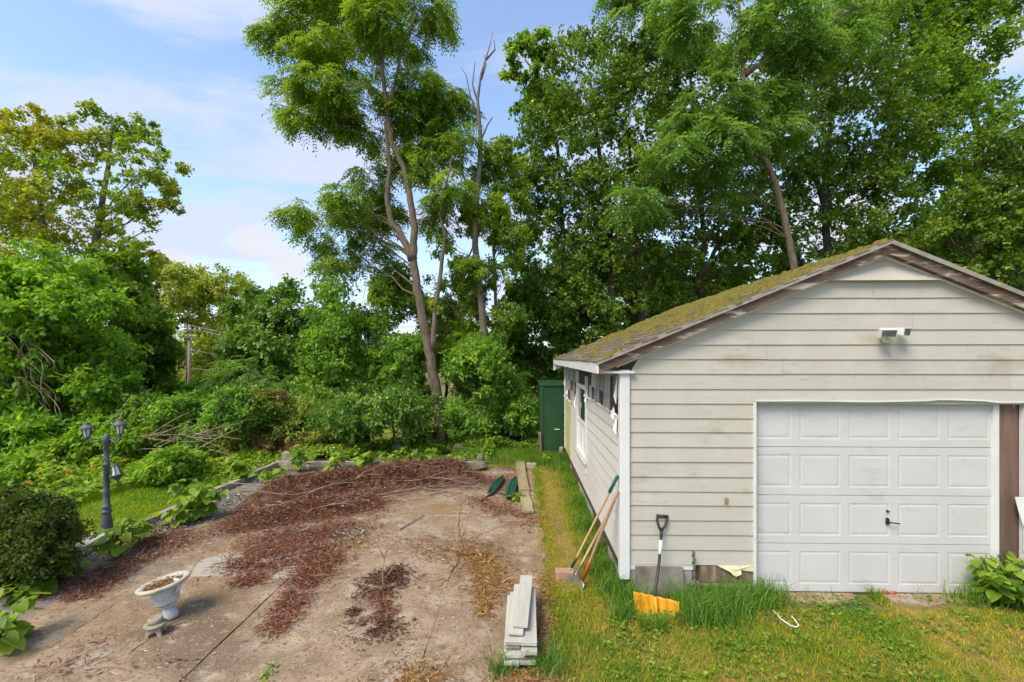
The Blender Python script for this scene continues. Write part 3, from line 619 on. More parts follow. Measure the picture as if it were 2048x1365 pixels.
# foundation of blocks along the side and under the front boards
y = 5.08
while y < 11.4:
    w = _r.uniform(.36, .42); MB().box((1.125 + _r.uniform(0, .008), y, -.15), (1.2, min(y + w - .012, 11.5), .155)).build('foundation_block', 'block_foundation', garage); y += w
y = 5.08
while y < 11.4:
    w = .7; MB().box((1.128, y, .16), (1.2, min(y + w - .006, 11.5), .325)).build('sill_beam', 'sheathing', garage); y += w
for a, b in ((1.9, 2.2), (2.205, 2.55)): MB().box((a, 5.01, -.15), (b, 5.12, .125)).build('foundation_block', 'pale_concrete', garage)
MB().box((1.2, 5.005, -.15), (1.895, 5.1, .27)).build('foundation_block', 'block_foundation', garage)
MB().box((1.97, 5.0, .13), (2.56, 5.025, .318)).build('rotten_sill', 'rot_wood', garage)
MB().box((1.2, 4.998, .262), (1.9, 5.02, .318)).build('starter_strip', 'white_trim', garage)
MB().prism([(2.16, 4.975, .325), (2.56, 4.982, .325), (2.56, 4.982, .255), (2.42, 4.98, .275), (2.42, 4.962, .235), (2.36, 4.955, .215), (2.33, 4.955, .225), (2.29, 4.96, .265)], (0, .004, 0)).build('peeling_strip', 'yellow_foam', garage)
MB().box((1.10, 4.99, -.12), (1.19, 5.09, .155)).build('corner_stub', 'rake_wood', garage)
# trim round the door opening
MB().box((2.562, 4.968, .0), (2.584, 5.05, 2.135)).build('door_trim', 'white_trim', garage)
MB().box((5.497, 4.968, .22), (5.538, 5.05, 2.14)).build('door_trim', 'white_trim', garage)
tt = MB(); N = 24; pts = [(2.562 + (5.538 - 2.562) * i / N, 2.142 + .012 * math.sin(i * .5) * (i / N) + (.012 if 15 < i < 21 else 0)) for i in range(N + 1)]
tt.poly([(x, 4.962, z) for x, z in pts] + [(x, 4.962, z + .02) for x, z in pts] + [(x, 5.05, z) for x, z in pts], [(i, i + 1, N + 2 + i, N + 1 + i) for i in range(N)] + [(2 * N + 2 + i, 2 * N + 3 + i, i + 1, i) for i in range(N)])
tt.build('door_trim', 'white_trim', garage)
MB().box((2.56, 5.075, 2.12), (5.5, 5.3, 2.2)).build('header', 'bare_wood', garage)
MB().box((5.205, 5.035, -.02), (5.268, 5.16, 2.13)).build('door_jamb', 'white_trim', garage)
MB().box((5.27, 5.055, .02), (5.335, 5.16, 2.13)).build('frame_stud', 'bare_wood', garage)
MB().box((5.34, 5.062, .13), (5.52, 5.16, 2.13)).build('frame_stud', 'bare_wood', garage)
MB().box((5.34, 5.04, -.1), (5.6, 5.16, .125)).build('foundation_block', 'pale_concrete', garage)
scrap([(5.40, 5.0, 1.10), (5.498, 4.99, 1.10), (5.498, 4.985, .80), (5.47, 4.98, .78), (5.43, 4.985, .92)], 'torn_trim', 'white_trim', vec=(0, .004, 0))
scrap([(5.48, 4.985, .76), (5.5, 4.985, .76), (5.5, 4.985, .50), (5.475, 4.985, .52)], 'torn_trim', 'white_trim', vec=(0, .004, 0))
scrap([(5.46, 4.975, .24), (5.62, 4.97, .26), (5.74, 4.95, -.05), (5.60, 4.95, -.02)], 'torn_trim', 'white_trim', vec=(0, .006, 0))
# overhead door: four sections of five raised panels
dx0, dw, sh, yd = 2.48, 2.757, .5405, 5.06
for k in range(4):
    z0 = .008 + k * sh; z1 = z0 + sh - .006; mb = MB(); yb = yd + .04
    pw, ph, pit = .452, .365, .5425; px = [dx0 + .085 + q * pit for q in range(5)]; pz0 = z0 + .085; pz1 = pz0 + ph
    def fq(xa, xb, za, zb): mb.poly([(xa, yd, za), (xb, yd, za), (xb, yd, zb), (xa, yd, zb)], [(0, 1, 2, 3)])
    xe = dx0 + dw; fq(dx0, xe, z0, pz0); fq(dx0, xe, pz1, z1)
    ed = [dx0] + [e for p in px for e in (p, p + pw)] + [xe]
    for q in range(0, 12, 2): fq(ed[q], ed[q + 1], pz0, pz1)
    for p in px:
        a, b, c, d = p, p + pw, pz0, pz1; i = .011; yy = yd + .0035
        mb.poly([(a, yd, c), (b, yd, c), (b, yd, d), (a, yd, d), (a + i, yy, c + i), (b - i, yy, c + i), (b - i, yy, d - i), (a + i, yy, d - i)], [(0, 1, 5, 4), (1, 2, 6, 5), (2, 3, 7, 6), (3, 0, 4, 7), (4, 5, 6, 7)])
    mb.poly([(dx0, yd, z0), (xe, yd, z0), (xe, yb, z0), (dx0, yb, z0), (dx0, yd, z1), (xe, yd, z1), (xe, yb, z1), (dx0, yb, z1)], [(3, 2, 1, 0), (4, 5, 6, 7), (1, 2, 6, 5), (3, 0, 4, 7), (2, 3, 7, 6)])
    sec = mb.build('door_section', 'door_paint', garage)
    for p in px:
        a, b, c, d = p + .02, p + pw - .02, pz0 + .02, pz1 - .02; i = .02; y0, y1 = yd + .0032, yd + .0004
        MB().poly([(a, y0, c), (b, y0, c), (b, y0, d), (a, y0, d), (a + i, y1, c + i), (b - i, y1, c + i), (b - i, y1, d - i), (a + i, y1, d - i)], [(0, 1, 5, 4), (1, 2, 6, 5), (2, 3, 7, 6), (3, 0, 4, 7), (4, 5, 6, 7)]).build('panel', 'door_paint', sec)
hx, hz = 4.07, .80
hd = MB(); hd.prism([(hx - .02, yd - .004, hz - .03), (hx + .012, yd - .004, hz - .034), (hx + .02, yd - .004, hz + .02), (hx + .008, yd - .004, hz + .042), (hx - .018, yd - .004, hz + .04)], (0, -.012, 0)); hd.tube([(hx, yd - .01, hz), (hx, yd - .05, hz)], .009, 8).tube([(hx - .005, yd - .05, hz + .004), (hx + .10, yd - .052, hz - .01)], .007, 8)
hd.build('door_handle', 'black_plastic', garage)
MB().lathe([(.013, 0), (.013, .01), (.006, .012)], (hx, yd - .002, hz + .115), 10, Matrix.Rotation(math.pi / 2, 3, 'X')).box((hx, yd - .018, hz + .11), (hx + .022, yd - .008, hz + .118)).build('door_lock', 'black_plastic', garage)
MB().tube([(4.0, 5.04, .01), (4.04, 5.02, .035), (4.08, 5.03, .005), (4.11, 5.02, .03), (4.15, 5.045, .012)], .014, 7).build('bottom_latch', 'red_paint', garage)
MB().box((2.58, 5.05, -.05), (5.25, 5.14, .004)).build('threshold', 'sheathing', garage)
# small marks of the front: rust stain plates and nails
for (x, z, w, h_) in ((2.245, 1.0, .012, .075), (2.27, 1.0, .012, .075)): MB().box((x, 4.979, z), (x + w, 4.99, z + h_)).build('rusty_staple', 'brick_face', garage)

# twin floodlight on the gable
fl = thing('floodlight', (3.98, 4.98, 2.83), 'white twin-head security floodlight mounted on the gable siding', 'floodlight')
MB().lathe([(.05, 0), (.05, .03), (.03, .045)], (3.975, 5.0, 2.86), 14, Matrix.Rotation(math.pi / 2, 3, 'X')).build('mount_plate', 'white_trim', fl)
def head(c, ry, rx, w, h_, name):
    M = Matrix.Translation(c) @ Matrix.Rotation(ry, 4, 'Z') @ Matrix.Rotation(rx, 4, 'X')
    def T(p): return M @ Vector(p)
    a = [(-w, -.05, -h_), (w, -.05, -h_), (w, -.05, h_), (-w, -.05, h_), (-w * .75, .05, -h_ * .7), (w * .75, .05, -h_ * .7), (w * .75, .05, h_ * .7), (-w * .75, .05, h_ * .7)]
    hb = MB().poly([T(p) for p in a], [(0, 1, 2, 3), (5, 4, 7, 6), (1, 0, 4, 5), (2, 1, 5, 6), (3, 2, 6, 7), (0, 3, 7, 4)]).build('lamp_head', 'white_trim', fl, bevel=.004)
    g = [(-w + .012, -.054, -h_ + .012), (w - .012, -.054, -h_ + .012), (w - .012, -.054, h_ - .012), (-w + .012, -.054, h_ - .012)]
    MB().prism([T(p) for p in g], M.to_3x3() @ Vector((0, .003, 0))).build('lens', 'fixture_glass', hb)
head(Vector((3.915, 4.87, 2.90)), -.25, .35, .075, .047, 'a'); head(Vector((4.10, 4.90, 2.91)), .42, .15, .065, .045, 'b')
MB().tube([(3.975, 4.96, 2.87), (3.95, 4.92, 2.88)], .014, 8).tube([(3.985, 4.96, 2.87), (4.03, 4.94, 2.89)], .014, 8).build('arm', 'white_trim', fl)
MB().box((3.935, 4.89, 2.785), (4.0, 4.96, 2.835)).box((3.95, 4.92, 2.83), (3.985, 4.965, 2.86)).build('motion_sensor', 'fixture_beige', fl, bevel=.008)

# green metal box behind the garage
gb = thing('storage_container', (1.2, 12.6, -.1), 'tall dark green metal storage container behind the garage', 'container')
MB().box((.50, 11.8, -.2), (2.4, 13.8, 1.88)).build('body', 'green_metal', gb, bevel=.03)
MB().box((.47, 11.77, 1.86), (2.43, 13.83, 1.92)).build('lid', 'green_metal', gb, bevel=.012)
MB().box((.49, 11.775, -.1), (.56, 11.795, 1.85)).build('corner_rib', 'green_metal', gb)
MB().prism([(.74, 11.785, .1), (1.5, 11.785, .1), (1.5, 11.785, 1.72), (.74, 11.785, 1.72)], (0, .012, 0)).build('door_panel', 'green_metal', gb)
for z in (.1, .55, 1.0, 1.45, 1.75): MB().lathe([(.014, 0), (.01, .01)], (.60, 11.795, z), 8, Matrix.Rotation(math.pi / 2, 3, 'X')).build('bolt', 'black_plastic', gb)
MB().box((.85, 11.76, .72), (.99, 11.782, .735)).build('latch', 'white_band', gb)
MB().prism([(.42, 11.72, .66), (.50, 11.72, .66), (.53, 11.72, .02), (.47, 11.72, -.02)], (0, .03, 0)).build('paper_scrap', 'dead_bark', gb)

# ------------------------------------------------------------------ things by the garage
def tool(name, label, top, bot, handle_mat, parts):
    root = thing(name, bot, label, 'garden tool'); parts(root, Vector(top), Vector(bot)); return root
def along(a, b, t): return a + (b - a) * t
# three long-handled tools leaning on the left wall by the corner
def rake_parts(r, t, b):
    MB().tube([along(t, b, k / 8) for k in range(9)], .0135, 9).build('handle', 'wood_handle', r, smooth=True)
    MB().tube([along(t, b, -.01), along(t, b, 0), along(t, b, .17), along(t, b, .18)], [.008, .019, .019, .014], 10).build('grip', 'green_plastic', r, smooth=True)
    d = (b - t).normalized(); e = b
    MB().tube([along(t, b, .93), b + d * .07], [.019, .014], 9).build('ferrule', 'black_plastic', r, smooth=True)
    for q in (-1, 0, 1):
        s = Vector((.05 * q, -.03 * q, 0)); MB().tube([e + d * .05, e + d * .10 + s * .6 + Vector((0, -.02, 0)), e + d * .17 + s + Vector((0, -.04, .0)), e + d * .26 + s * .8 + Vector((-.02, -.0, -.01))], [.009, .008, .007, .004], 6).build('tine', 'tool_steel', r, smooth=True)
tb = gp(1147, 1128, .17); tool('garden_cultivator', 'three-tined cultivator with green grip leaning on the garage corner', (1.07, 5.02, at(1233, 953, 5.02).z), tb, None, rake_parts)
def hoe_parts(r, t, b):
    MB().tube([along(t, b, k / 8) for k in range(9)], .014, 9).build('handle', 'wood_handle', r, smooth=True)
    d = (b - t).normalized(); MB().tube([b - d * .05, b + d * .06, b + d * .10 + Vector((-.02, -.03, 0))], [.018, .014, .009], 8).build('ferrule', 'tool_steel', r)
    c = b + d * .1 + Vector((-.03, -.04, 0)); MB().prism([c + Vector(v) for v in ((-.07, 0, .03), (.07, 0, .03), (.08, -.01, -.08), (-.08, -.01, -.08))], (0, .004, 0)).build('blade', 'tool_steel', r)
tool('garden_hoe', 'plain wooden-handled hoe leaning between the two other tools', (1.075, 5.2, at(1229, 1003, 5.2).z), gp(1158, 1138, .13), None, hoe_parts)
def shov_parts(r, t, b):
    MB().tube([along(t, b, k / 8) for k in range(9)], .0165, 9).build('handle', 'dark_handle', r, smooth=True)
    d = (b - t).normalized(); MB().tube([along(t, b, .80), along(t, b, .81), b + d * .02], [.017, .021, .018], 9).build('socket', 'red_paint', r, smooth=True)
    n = d.cross(Vector((0, 1, 0))).normalized(); s = d.cross(n).normalized(); rows = []
    for k in range(7):
        f = k / 6; w = .10 * math.sin(math.pi * (.28 + .72 * (1 - f) * .7)) * (1 if f < .75 else 1 - (f - .75) * 2.4)
        rows.append([b + d * (.02 + .26 * f) + s * w * q + n * (.02 * q * q) for q in (-1, -.5, 0, .5, 1)])
    V = [p for rw in rows for p in rw]; F = [(5 * i + j, 5 * i + j + 1, 5 * i + j + 6, 5 * i + j + 5) for i in range(6) for j in range(4)]
    o = MB().poly(V, F).build('blade', 'tool_steel', r, smooth=True); so = o.modifiers.new('solid', 'SOLIDIFY'); so.thickness = .003
tool('digging_spade', 'dark wooden spade with red socket leaning nearest the corner post', (1.07, 5.0, at(1234, 982, 5.0).z), gp(1166, 1158, .10), None, shov_parts)
# snow shovel against the front
sn = thing('snow_shovel', gp(1303, 1240, 0), 'yellow-bladed snow shovel with black D-grip leaning on the front siding', 'snow shovel')
s_top = Vector((at(1323, 1058, 4.95).x, 4.95, at(1323, 1058, 4.95).z)); s_bot = at(1308, 1196, 4.62); s_mid = at(1317, 1130, 4.87) + Vector((.01, -.015, 0))
def scurve(t): return s_top * (1 - t) ** 2 + s_mid * 2 * t * (1 - t) + s_bot * t * t
MB().tube([scurve(k / 14) for k in range(15)], .0155, 10).build('shaft', 'black_plastic', sn, smooth=True)
MB().tube([scurve(.16), scurve(.24), scurve(.36)], .0168, 10).build('label_band', 'white_band', sn, smooth=True)
g0 = s_top; up = (s_top - scurve(.1)).normalized(); rt = Vector((1, 0, 0))
MB().tube([g0 - up * .02, g0 + up * .02 - rt * .03, g0 + up * .09 - rt * .056, g0 + up * .135 - rt * .052], [.016, .013, .012, .012], 9).tube([g0 - up * .02, g0 + up * .02 + rt * .03, g0 + up * .09 + rt * .056, g0 + up * .125 + rt * .056], [.016, .013, .012, .012], 9).tube([g0 + up * .137 - rt * .062, g0 + up * .128 + rt * .064], .0175, 10).build('grip', 'black_plastic', sn, smooth=True)
bd = (s_bot - scurve(.9)).normalized(); bl = []; NU, NV = 44, 12; org = s_bot + Vector((0, .01, .015))
for j in range(NV + 1):
    for i in range(NU + 1):
        q = i / NU * 2 - 1; f = j / NV
        w = .235 * (1 - .30 * f * f); corr = .007 * math.cos(q * math.pi * 5.0) * (.35 + .65 * (1 - f)) * (1 - q ** 6)
        bl.append(org + Vector((.012 + q * w + .04 * f * 0, -.09 * f - .05 * q * q * (1 - f) - corr, -.29 * f * (1 - .10 * q * q * f) - .05 * q * (1 - f) + .02 * q * q)))
o = MB().poly(bl, [(j * (NU + 1) + i, j * (NU + 1) + i + 1, (j + 1) * (NU + 1) + i + 1, (j + 1) * (NU + 1) + i) for j in range(NV) for i in range(NU)]).build('blade', 'shovel_yellow', sn, smooth=True)
so = o.modifiers.new('solid', 'SOLIDIFY'); so.thickness = .006
MB().tube([s_bot + Vector((.004, -.015, .02)), s_bot + Vector((.008, -.05, -.10)), s_bot + Vector((.006, -.10, -.26))], [.02, .022, .012], 8).build('socket_rib', 'shovel_yellow', sn, smooth=True)
# grey panel leaning on the foundation
lp = MB().prism([at(1271, 1134, 4.97), at(1366, 1135, 4.97), at(1370, 1198, 4.88), at(1275, 1199, 4.88)], (0, .03, .0)).build('leaning_panel', 'rock', bevel=.004)
tag(lp, 'grey weathered masonry panel propped under the front siding behind the snow shovel', 'panel')
# stake wound with a vine
stk = thing('plant_stake', at(1389, 1192, 4.9), 'thin pale stake wound with a green vine by the front wall', 'stake')
p0, p1 = at(1390, 1195, 4.9), at(1387, 1103, 4.93); MB().tube([p0 - Vector((0, 0, .1)), p0, p1], .014, 8).build('pole', 'dead_bark', stk)
MB().tube([p0.lerp(p1, k / 40) + Vector((.019 * math.cos(k * .95), .019 * math.sin(k * .95), 0)) for k in range(40)], .006, 5).build('vine', 'leaf_dark_vine', stk)
# block lying in the grass by the tools
c = gp(1131, 1158, 0); bk = MB().box((c.x - .115, c.y - .02, -.01), (c.x + .095, c.y + .10, .085)).build('brick', 'brick_face', bevel=.004)
tag(bk, 'single reddish brick lying in the grass under the leaning tools', 'brick')
# wire hook in the grass
w = [gp(u, v, z) for u, v, z in ((1546, 1221, .10), (1562, 1238, .085), (1580, 1251, .07), (1592, 1255, .07), (1598, 1251, .075), (1592, 1243, .085), (1583, 1232, .10))]
tag(MB().tube(w, .0042, 6).build('wire_hook', 'white_band', smooth=True), 'bent white wire hook lying in the front grass', 'wire')
# pale concrete apron showing through the grass at the door
for px, lb in (([(1560, 1183), (1700, 1183), (1712, 1197), (1660, 1206), (1600, 1205), (1575, 1196)], 0), ([(1752, 1184), (1942, 1184), (1935, 1203), (1860, 1211), (1790, 1204)], 1)):
    pts = [gp(u, v, .006) for u, v in px]; pts[0].y = pts[1].y = 5.04
    tag(MB().prism([p - Vector((0, 0, .1)) for p in pts], (0, 0, .1)).build('door_apron', 'concrete'), kind='structure')

# stack of planks on the slab: each plank a thing of its own
px0 = gp(1045, 1340, 0); n = 0; BX, BY = px0.x, px0.y
rows = [(-.10, .002, 0, .82), (.05, .004, .05, .78), (-.095, .048, -.03, .80), (.045, .05, .0, .84), (-.075, .094, .01, .80), (.06, .096, .02, .82), (-.09, .14, .05, .80), (.055, .142, -.02, .88), (-.08, .186, .03, .80), (.055, .188, .02, .90)]
WORD = ['bottom', 'second', 'third', 'fourth', 'fifth']
def plank(cx, z, y0, L, rot, label, w=.135, th=.030):
    r = thing('plank', (BX + cx, BY + y0, z), label, 'plank', 'planks stacked on the slab')
    a = MB().box((-w / 2, 0, 0), (w / 2, L, th)); c_, s_ = math.cos(rot), math.sin(rot)
    a.v = [(BX + cx + x * c_ - y * s_, BY + y0 + x * s_ + y * c_, z + q) for x, y, q in a.v]; a.build('board', 'white_plank', r, bevel=.002)
    e = MB().box((-w / 2 + .004, -.003, .003), (w / 2 - .004, .0, th - .003)); e.v = [(BX + cx + x * c_ - y * s_, BY + y0 + x * s_ + y * c_, z + q) for x, y, q in e.v]; e.build('end_grain', 'plank_end', r)
for k, (cx, z, y0, L) in enumerate(rows):
    plank(cx, z, y0 + _r.uniform(-.02, .02), L, _r.uniform(-.03, .01), 'off-white plank, %s layer of the %s half of the plank stack' % (WORD[k // 2], ('left', 'right')[k % 2]))
for q in range(4):
    x = BX - .02 + _r.uniform(-.1, .08); b = MB().box((x, BY + .1 + .28 * q, .0), (x + .02, BY + .13 + .28 * q, .03))
plank(-.06, .232, .09, .82, -.05, 'topmost off-white plank lying loosely turned on the plank stack', .13, .022)
plank(-.02, .262, .15, .90, -.075, 'single loose plank crowning the plank stack, farthest reaching', .13, .022)
b = MB().prism([(BX - .03, BY - .03, .12), (BX + .01, BY - .03, .12), (BX + .045, BY - .03, .19), (BX + .015, BY - .03, .19)], (0, .012, 0)).build('wood_offcut', 'white_plank'); tag(b, 'small pale offcut sticking out of the plank stack end', 'offcut')

# ------------------------------------------------------------------ border timbers, stones
def beam(name, p, q, w, h, mat, label, cat='timber', group=None, z0=-.05, bev=.01, sag=0):
    p, q = Vector(p), Vector(q); d = (q - p).normalized(); s = Vector((-d.y, d.x, 0)) * w / 2; N = 6; mb = MB(); V = []
    for i in range(N + 1):
        c = p.lerp(q, i / N) + s * _r.uniform(-.08, .08); hh = h + _r.uniform(-.008, .008) - sag * math.sin(math.pi * i / N)
        V += [c - s + Vector((0, 0, z0)), c + s + Vector((0, 0, z0)), c + s * .96 + Vector((0, 0, hh)), c - s * .96 + Vector((0, 0, hh))]
    F = [(4 * i + j, 4 * i + (j + 1) % 4, 4 * i + 4 + (j + 1) % 4, 4 * i + 4 + j) for i in range(N) for j in range(4)] + [(3, 2, 1, 0), (4 * N, 4 * N + 1, 4 * N + 2, 4 * N + 3)]
    return tag(mb.poly(V, F).build(name, mat, bevel=bev, origin=(p.x, p.y, p.z)), label, cat, group)
X0 = -5.9
beam('landscape_timber', (X0, 6.42, 0), (X0 - .04, 7.86, 0), .12, .09, 'timber', 'grey landscape timber edging the slab, next to the lamp post', group='timbers edging the slab')
beam('landscape_timber', (X0 - .05, 7.90, 0), (X0 - .02, 9.3, 0), .12, .09, 'timber', 'grey landscape timber of the left edging, middle one beyond the lamp post', group='timbers edging the slab')
beam('landscape_timber', (X0 - .03, 9.34, 0), (X0 - .06, 10.62, 0), .12, .10, 'timber', 'grey landscape timber of the left edging, farthest from the lamp post', group='timbers edging the slab')
beam('landscape_timber', (X0 - .1, 10.72, 0), (-3.7, 10.72, 0), .12, .10, 'timber', 'grey landscape timber across the back edge, left end', group='timbers edging the slab')
beam('landscape_timber', (-3.66, 10.74, 0), (-2.2, 10.7, 0), .12, .10, 'timber', 'grey landscape timber across the back edge, behind the brush heap', group='timbers edging the slab')
beam('landscape_timber', (-2.16, 10.7, 0), (-.92, 10.72, 0), .12, .12, 'timber', 'grey landscape timber across the back edge, ending at the stone', group='timbers edging the slab')
beam('post_stub', (X0 - .02, 10.9, 0), (X0 + .42, 10.9, 0), .2, .28, 'timber', 'short squared post stub in the back left corner of the edging', 'post')
a, b = gp(150, 1108, .0), gp(205, 1078, .0)
beam('edging_slab', (a.x, a.y, 0), (b.x, b.y, 0), .26, .10, 'pale_concrete', 'pale concrete edging slab at the foot of the lamp post', 'edging')
a, b = gp(192, 1092, 0), gp(262, 1074, 0)
beam('footing_block', (a.x, a.y, 0), (b.x, b.y, 0), .22, .07, 'timber', 'low brown footing block under the lamp post', 'block')
a, b = gp(1040, 928, .0), gp(1048, 985, 0); beam('mossy_plank', (a.x, a.y, 0), (b.x, b.y, 0), .22, .07, 'mossy_timber', 'mossy plank on the slab edge, farther of the two', 'plank', z0=0)
a, b = gp(1048, 988, 0), gp(1057, 1028, 0); beam('mossy_plank', (a.x, a.y, 0), (b.x, b.y, 0), .2, .06, 'mossy_timber', 'mossy plank on the slab edge, nearer of the two', 'plank', z0=0)
a, b = gp(1053, 935, 0), gp(1073, 935, 0); beam('paving_brick', (a.x, a.y, 0), (b.x, b.y, 0), .18, .1, 'stone_ornament', 'tan paving brick at the far end of the mossy planks', 'brick', z0=-.02)
a = gp(1123, 918, 0); tag(MB().lathe([(.06, -.2), (.06, .28), (.04, .31)], (a.x, a.y, 0), 10).build('post_stub', 'timber'), 'short round grey post by the garage rear corner', 'post')
def stone(name, c, r, label, mat='rock', sq=.75, seed=1):
    mb = MB(); nu, nv = 14, 8; V = []
    for j in range(nv + 1):
        for i in range(nu):
            th, ph = math.pi * j / nv, 2 * math.pi * i / nu; d = Vector((math.sin(th) * math.cos(ph), math.sin(th) * math.sin(ph), math.cos(th)))
            V.append(Vector(c) + Vector((d.x, d.y, d.z * sq)) * r * (1 + .28 * mnoise.noise(d * 1.4 + Vector((seed * 3.1, 0, 0))) + .08 * mnoise.noise(d * 5 + Vector((seed, 0, 0)))))
    mb.poly(V, [(j * nu + i, j * nu + (i + 1) % nu, (j + 1) * nu + (i + 1) % nu, (j + 1) * nu + i) for j in range(nv) for i in range(nu)])
    return tag(mb.build(name, mat, smooth=True, origin=c), label, 'stone')
a = gp(962, 938, 0)
stone('stone', (a.x, a.y, .08), .15, 'squat grey stone at the right end of the back timber', sq=.85, seed=2)
stone('pebble', (a.x - .02, a.y, .25), .085, 'small round stone perched on the squat grey stone', sq=1.15, seed=5)
a = gp(786, 905, 0); stone('boulder', (a.x, a.y + .4, .02), .17, 'brown boulder under the bushes behind the back timber', seed=8)
a = gp(912, 906, 0); stone('boulder', (a.x, a.y + .5, -.08), .2, 'tall brown boulder at the foot of the locust trunk', sq=1.1, seed=12)
# two dark green folded plastic pieces on the slab, with a black cable
def leafstrip(name, u0, v0, u1, v1, w, label):
    a, b = gp(u0, v0, .03), gp(u1, v1, .03); d = (b - a); L = d.length; d.normalize(); s = Vector((-d.y, d.x, 0)); V = []
    for k in range(9):
        f = k / 8; ww = w * (.25 + .75 * math.sin(math.pi * min(1, .12 + f * .8))); c = a + d * L * f + Vector((0, 0, .05 * math.sin(math.pi * f)))
        V += [c - s * ww, c - s * ww * .4 + Vector((0, 0, .05)), c + Vector((0, 0, .015)), c + s * ww * .4 + Vector((0, 0, .05)), c + s * ww]
    r = thing(name, a, label, 'garden gear')
    o = MB().poly(V, [(5 * i + j, 5 * i + j + 1, 5 * i + j + 6, 5 * i + j + 5) for i in range(8) for j in range(4)]).build('folded_sheet', 'green_plastic', r)
    so = o.modifiers.new('solid', 'SOLIDIFY'); so.thickness = .008
    MB().tube([a + Vector((0, 0, .05)), b + Vector((0, 0, .06))], .012, 7).build('rib', 'black_plastic', r)
leafstrip('folded_tarp', 978, 990, 1006, 957, .08, 'dark green folded piece on the slab, left of the pair')
leafstrip('folded_tarp', 1016, 998, 1031, 958, .10, 'dark green folded piece on the slab, beside the mossy planks')
tag(MB().tube([gp(u, v, .012) for u, v in ((962, 1003), (975, 992), (990, 986), (1003, 988), (1014, 993), (1026, 985), (1036, 968), (1033, 955))], .011, 6).build('cable', 'black_plastic', smooth=True), 'black cable curling round the green folded pieces', 'cable')

# ------------------------------------------------------------------ lamp post
lb0 = gp(213, 1066, .02); lx, ly = lb0.x, lb0.y; LS = ly / FPX
lamp = thing('lamp_post', (lx, ly, .0), 'dark grey lamp post with two lanterns up and one hanging broken', 'lamp post')
def lz(v): return at(213, v, ly).z
MB().lathe([(.09, 0), (.09, .03), (.08, .05), (.076, .12), (.056, .30), (.055, .31), (.068, .33), (.068, .35), (.05, .36), (.05, .39), (.062, .40), (.062, .42), (.045, .43), (.04, .6), (.045, .62), (.04, .64), (.036, 1.02), (.048, 1.03), (.048, 1.05), (.034, 1.06), (.032, lz(888)), (.052, lz(886)), (.052, lz(874)), (.03, lz(871)), (.015, lz(868))], (lx, ly, 0), 20).build('post', 'grey_paint', lamp, smooth=True)
def lantern(c, M, name='lantern'):
    M = M @ Matrix.Diagonal((.72, .72, .82)); T = lambda p: M @ Vector(p) + Vector(c)
    mb = MB(); mb.lathe([(.022, 0), (.05, .015), (.055, .03), (.06, .035), (.045, .045)], c, 6, M); body = mb.build(name, 'grey_paint', lamp)
    MB().lathe([(.048, .045), (.078, .20)], c, 6, M).build('glass', 'lamp_glass', body)
    f = MB()
    for q in range(6):
        a = q * math.pi / 3; f.tube([T((.051 * math.cos(a), .051 * math.sin(a), .045)), T((.081 * math.cos(a), .081 * math.sin(a), .20))], .007, 5)
    f.build('cage', 'grey_paint', body)
    MB().lathe([(.125, .197), (.128, .205), (.115, .222), (.075, .255), (.05, .268), (.045, .285), (.05, .29), (.02, .305), (.012, .325), (.003, .33)], c, 12, M).build('cap', 'grey_paint', body, smooth=True)
I3 = Matrix.Identity(3)
tz = lz(876)
pl, pr = at(174, 879, ly), at(240, 872, ly - .02); 
lantern(pl, I3); lantern(pr, I3)
for p in (pl, pr):
    s = 1 if p.x > lx else -1
    MB().tube([(lx + s * .03, ly, tz), (lx + s * .10, ly, tz - .05), (p.x - s * .06, p.y, tz - .075), (p.x - s * .005, p.y, tz - .03), (p.x, p.y, p.z + .01)], [.012, .011, .011, .012, .016], 8).tube([(lx + s * .04, ly, tz + .01), (lx + s * .09, ly, tz + .0), (lx + s * .12, ly, tz - .05), (lx + s * .09, ly, tz - .09)], .008, 6).build('arm', 'grey_paint', lamp, smooth=True)
pc = at(231, 962, ly - .05); Mh = Matrix.Rotation(math.radians(8), 3, 'Y') @ Matrix.Rotation(math.radians(172), 3, 'Y')
pc = at(229, 928, ly - .06); lantern(pc, Matrix.Rotation(math.radians(168), 3, 'Y'), 'hanging_lantern')
MB().tube([(lx + .02, ly - .03, lz(893)), (lx - .05, ly - .04, lz(905)), (lx - .03, ly - .05, lz(918)), (lx + .05, ly - .05, lz(915)), pc], .006, 6).build('dangling_wire', 'black_plastic', lamp, smooth=True)

# ------------------------------------------------------------------ urn and stone ornament
u0 = gp(341, 1236, 0); us = .90
urn = thing('garden_urn', (u0.x, u0.y, 0), 'pale plastic garden urn with wide cream rim holding dead litter', 'urn')
Mt = Matrix.Rotation(math.radians(-11), 3, 'Y')
def ul(prof): return [(r * us, z * us) for r, z in prof]
MB().lathe(ul([(.078, 0), (.082, .02), (.076, .06), (.06, .10), (.05, .125)]), (u0.x, u0.y, 0), 28, Mt).build('foot', 'urn_plastic', urn, smooth=True)
MB().lathe(ul([(.05, .123), (.072, .14), (.072, .155), (.10, .175), (.112, .185), (.116, .19), (.122, .25), (.127, .256), (.127, .266), (.122, .272), (.128, .32), (.14, .37)]), (u0.x, u0.y, 0), 28, Mt).build('bowl', 'urn_plastic', urn, smooth=False)
MB().lathe(ul([(.138, .352), (.215, .365), (.245, .385), (.252, .40), (.245, .415), (.225, .42), (.195, .412), (.18, .395), (.172, .36)]), (u0.x, u0.y, 0), 40, Mt).build('rim', 'urn_rim', urn, smooth=True)
MB().lathe(ul([(.01, .360), (.176, .372), (.178, .384), (.12, .392), (.06, .398), (.01, .396)]), (u0.x, u0.y, 0), 28, Mt).build('soil', 'mulch', urn)
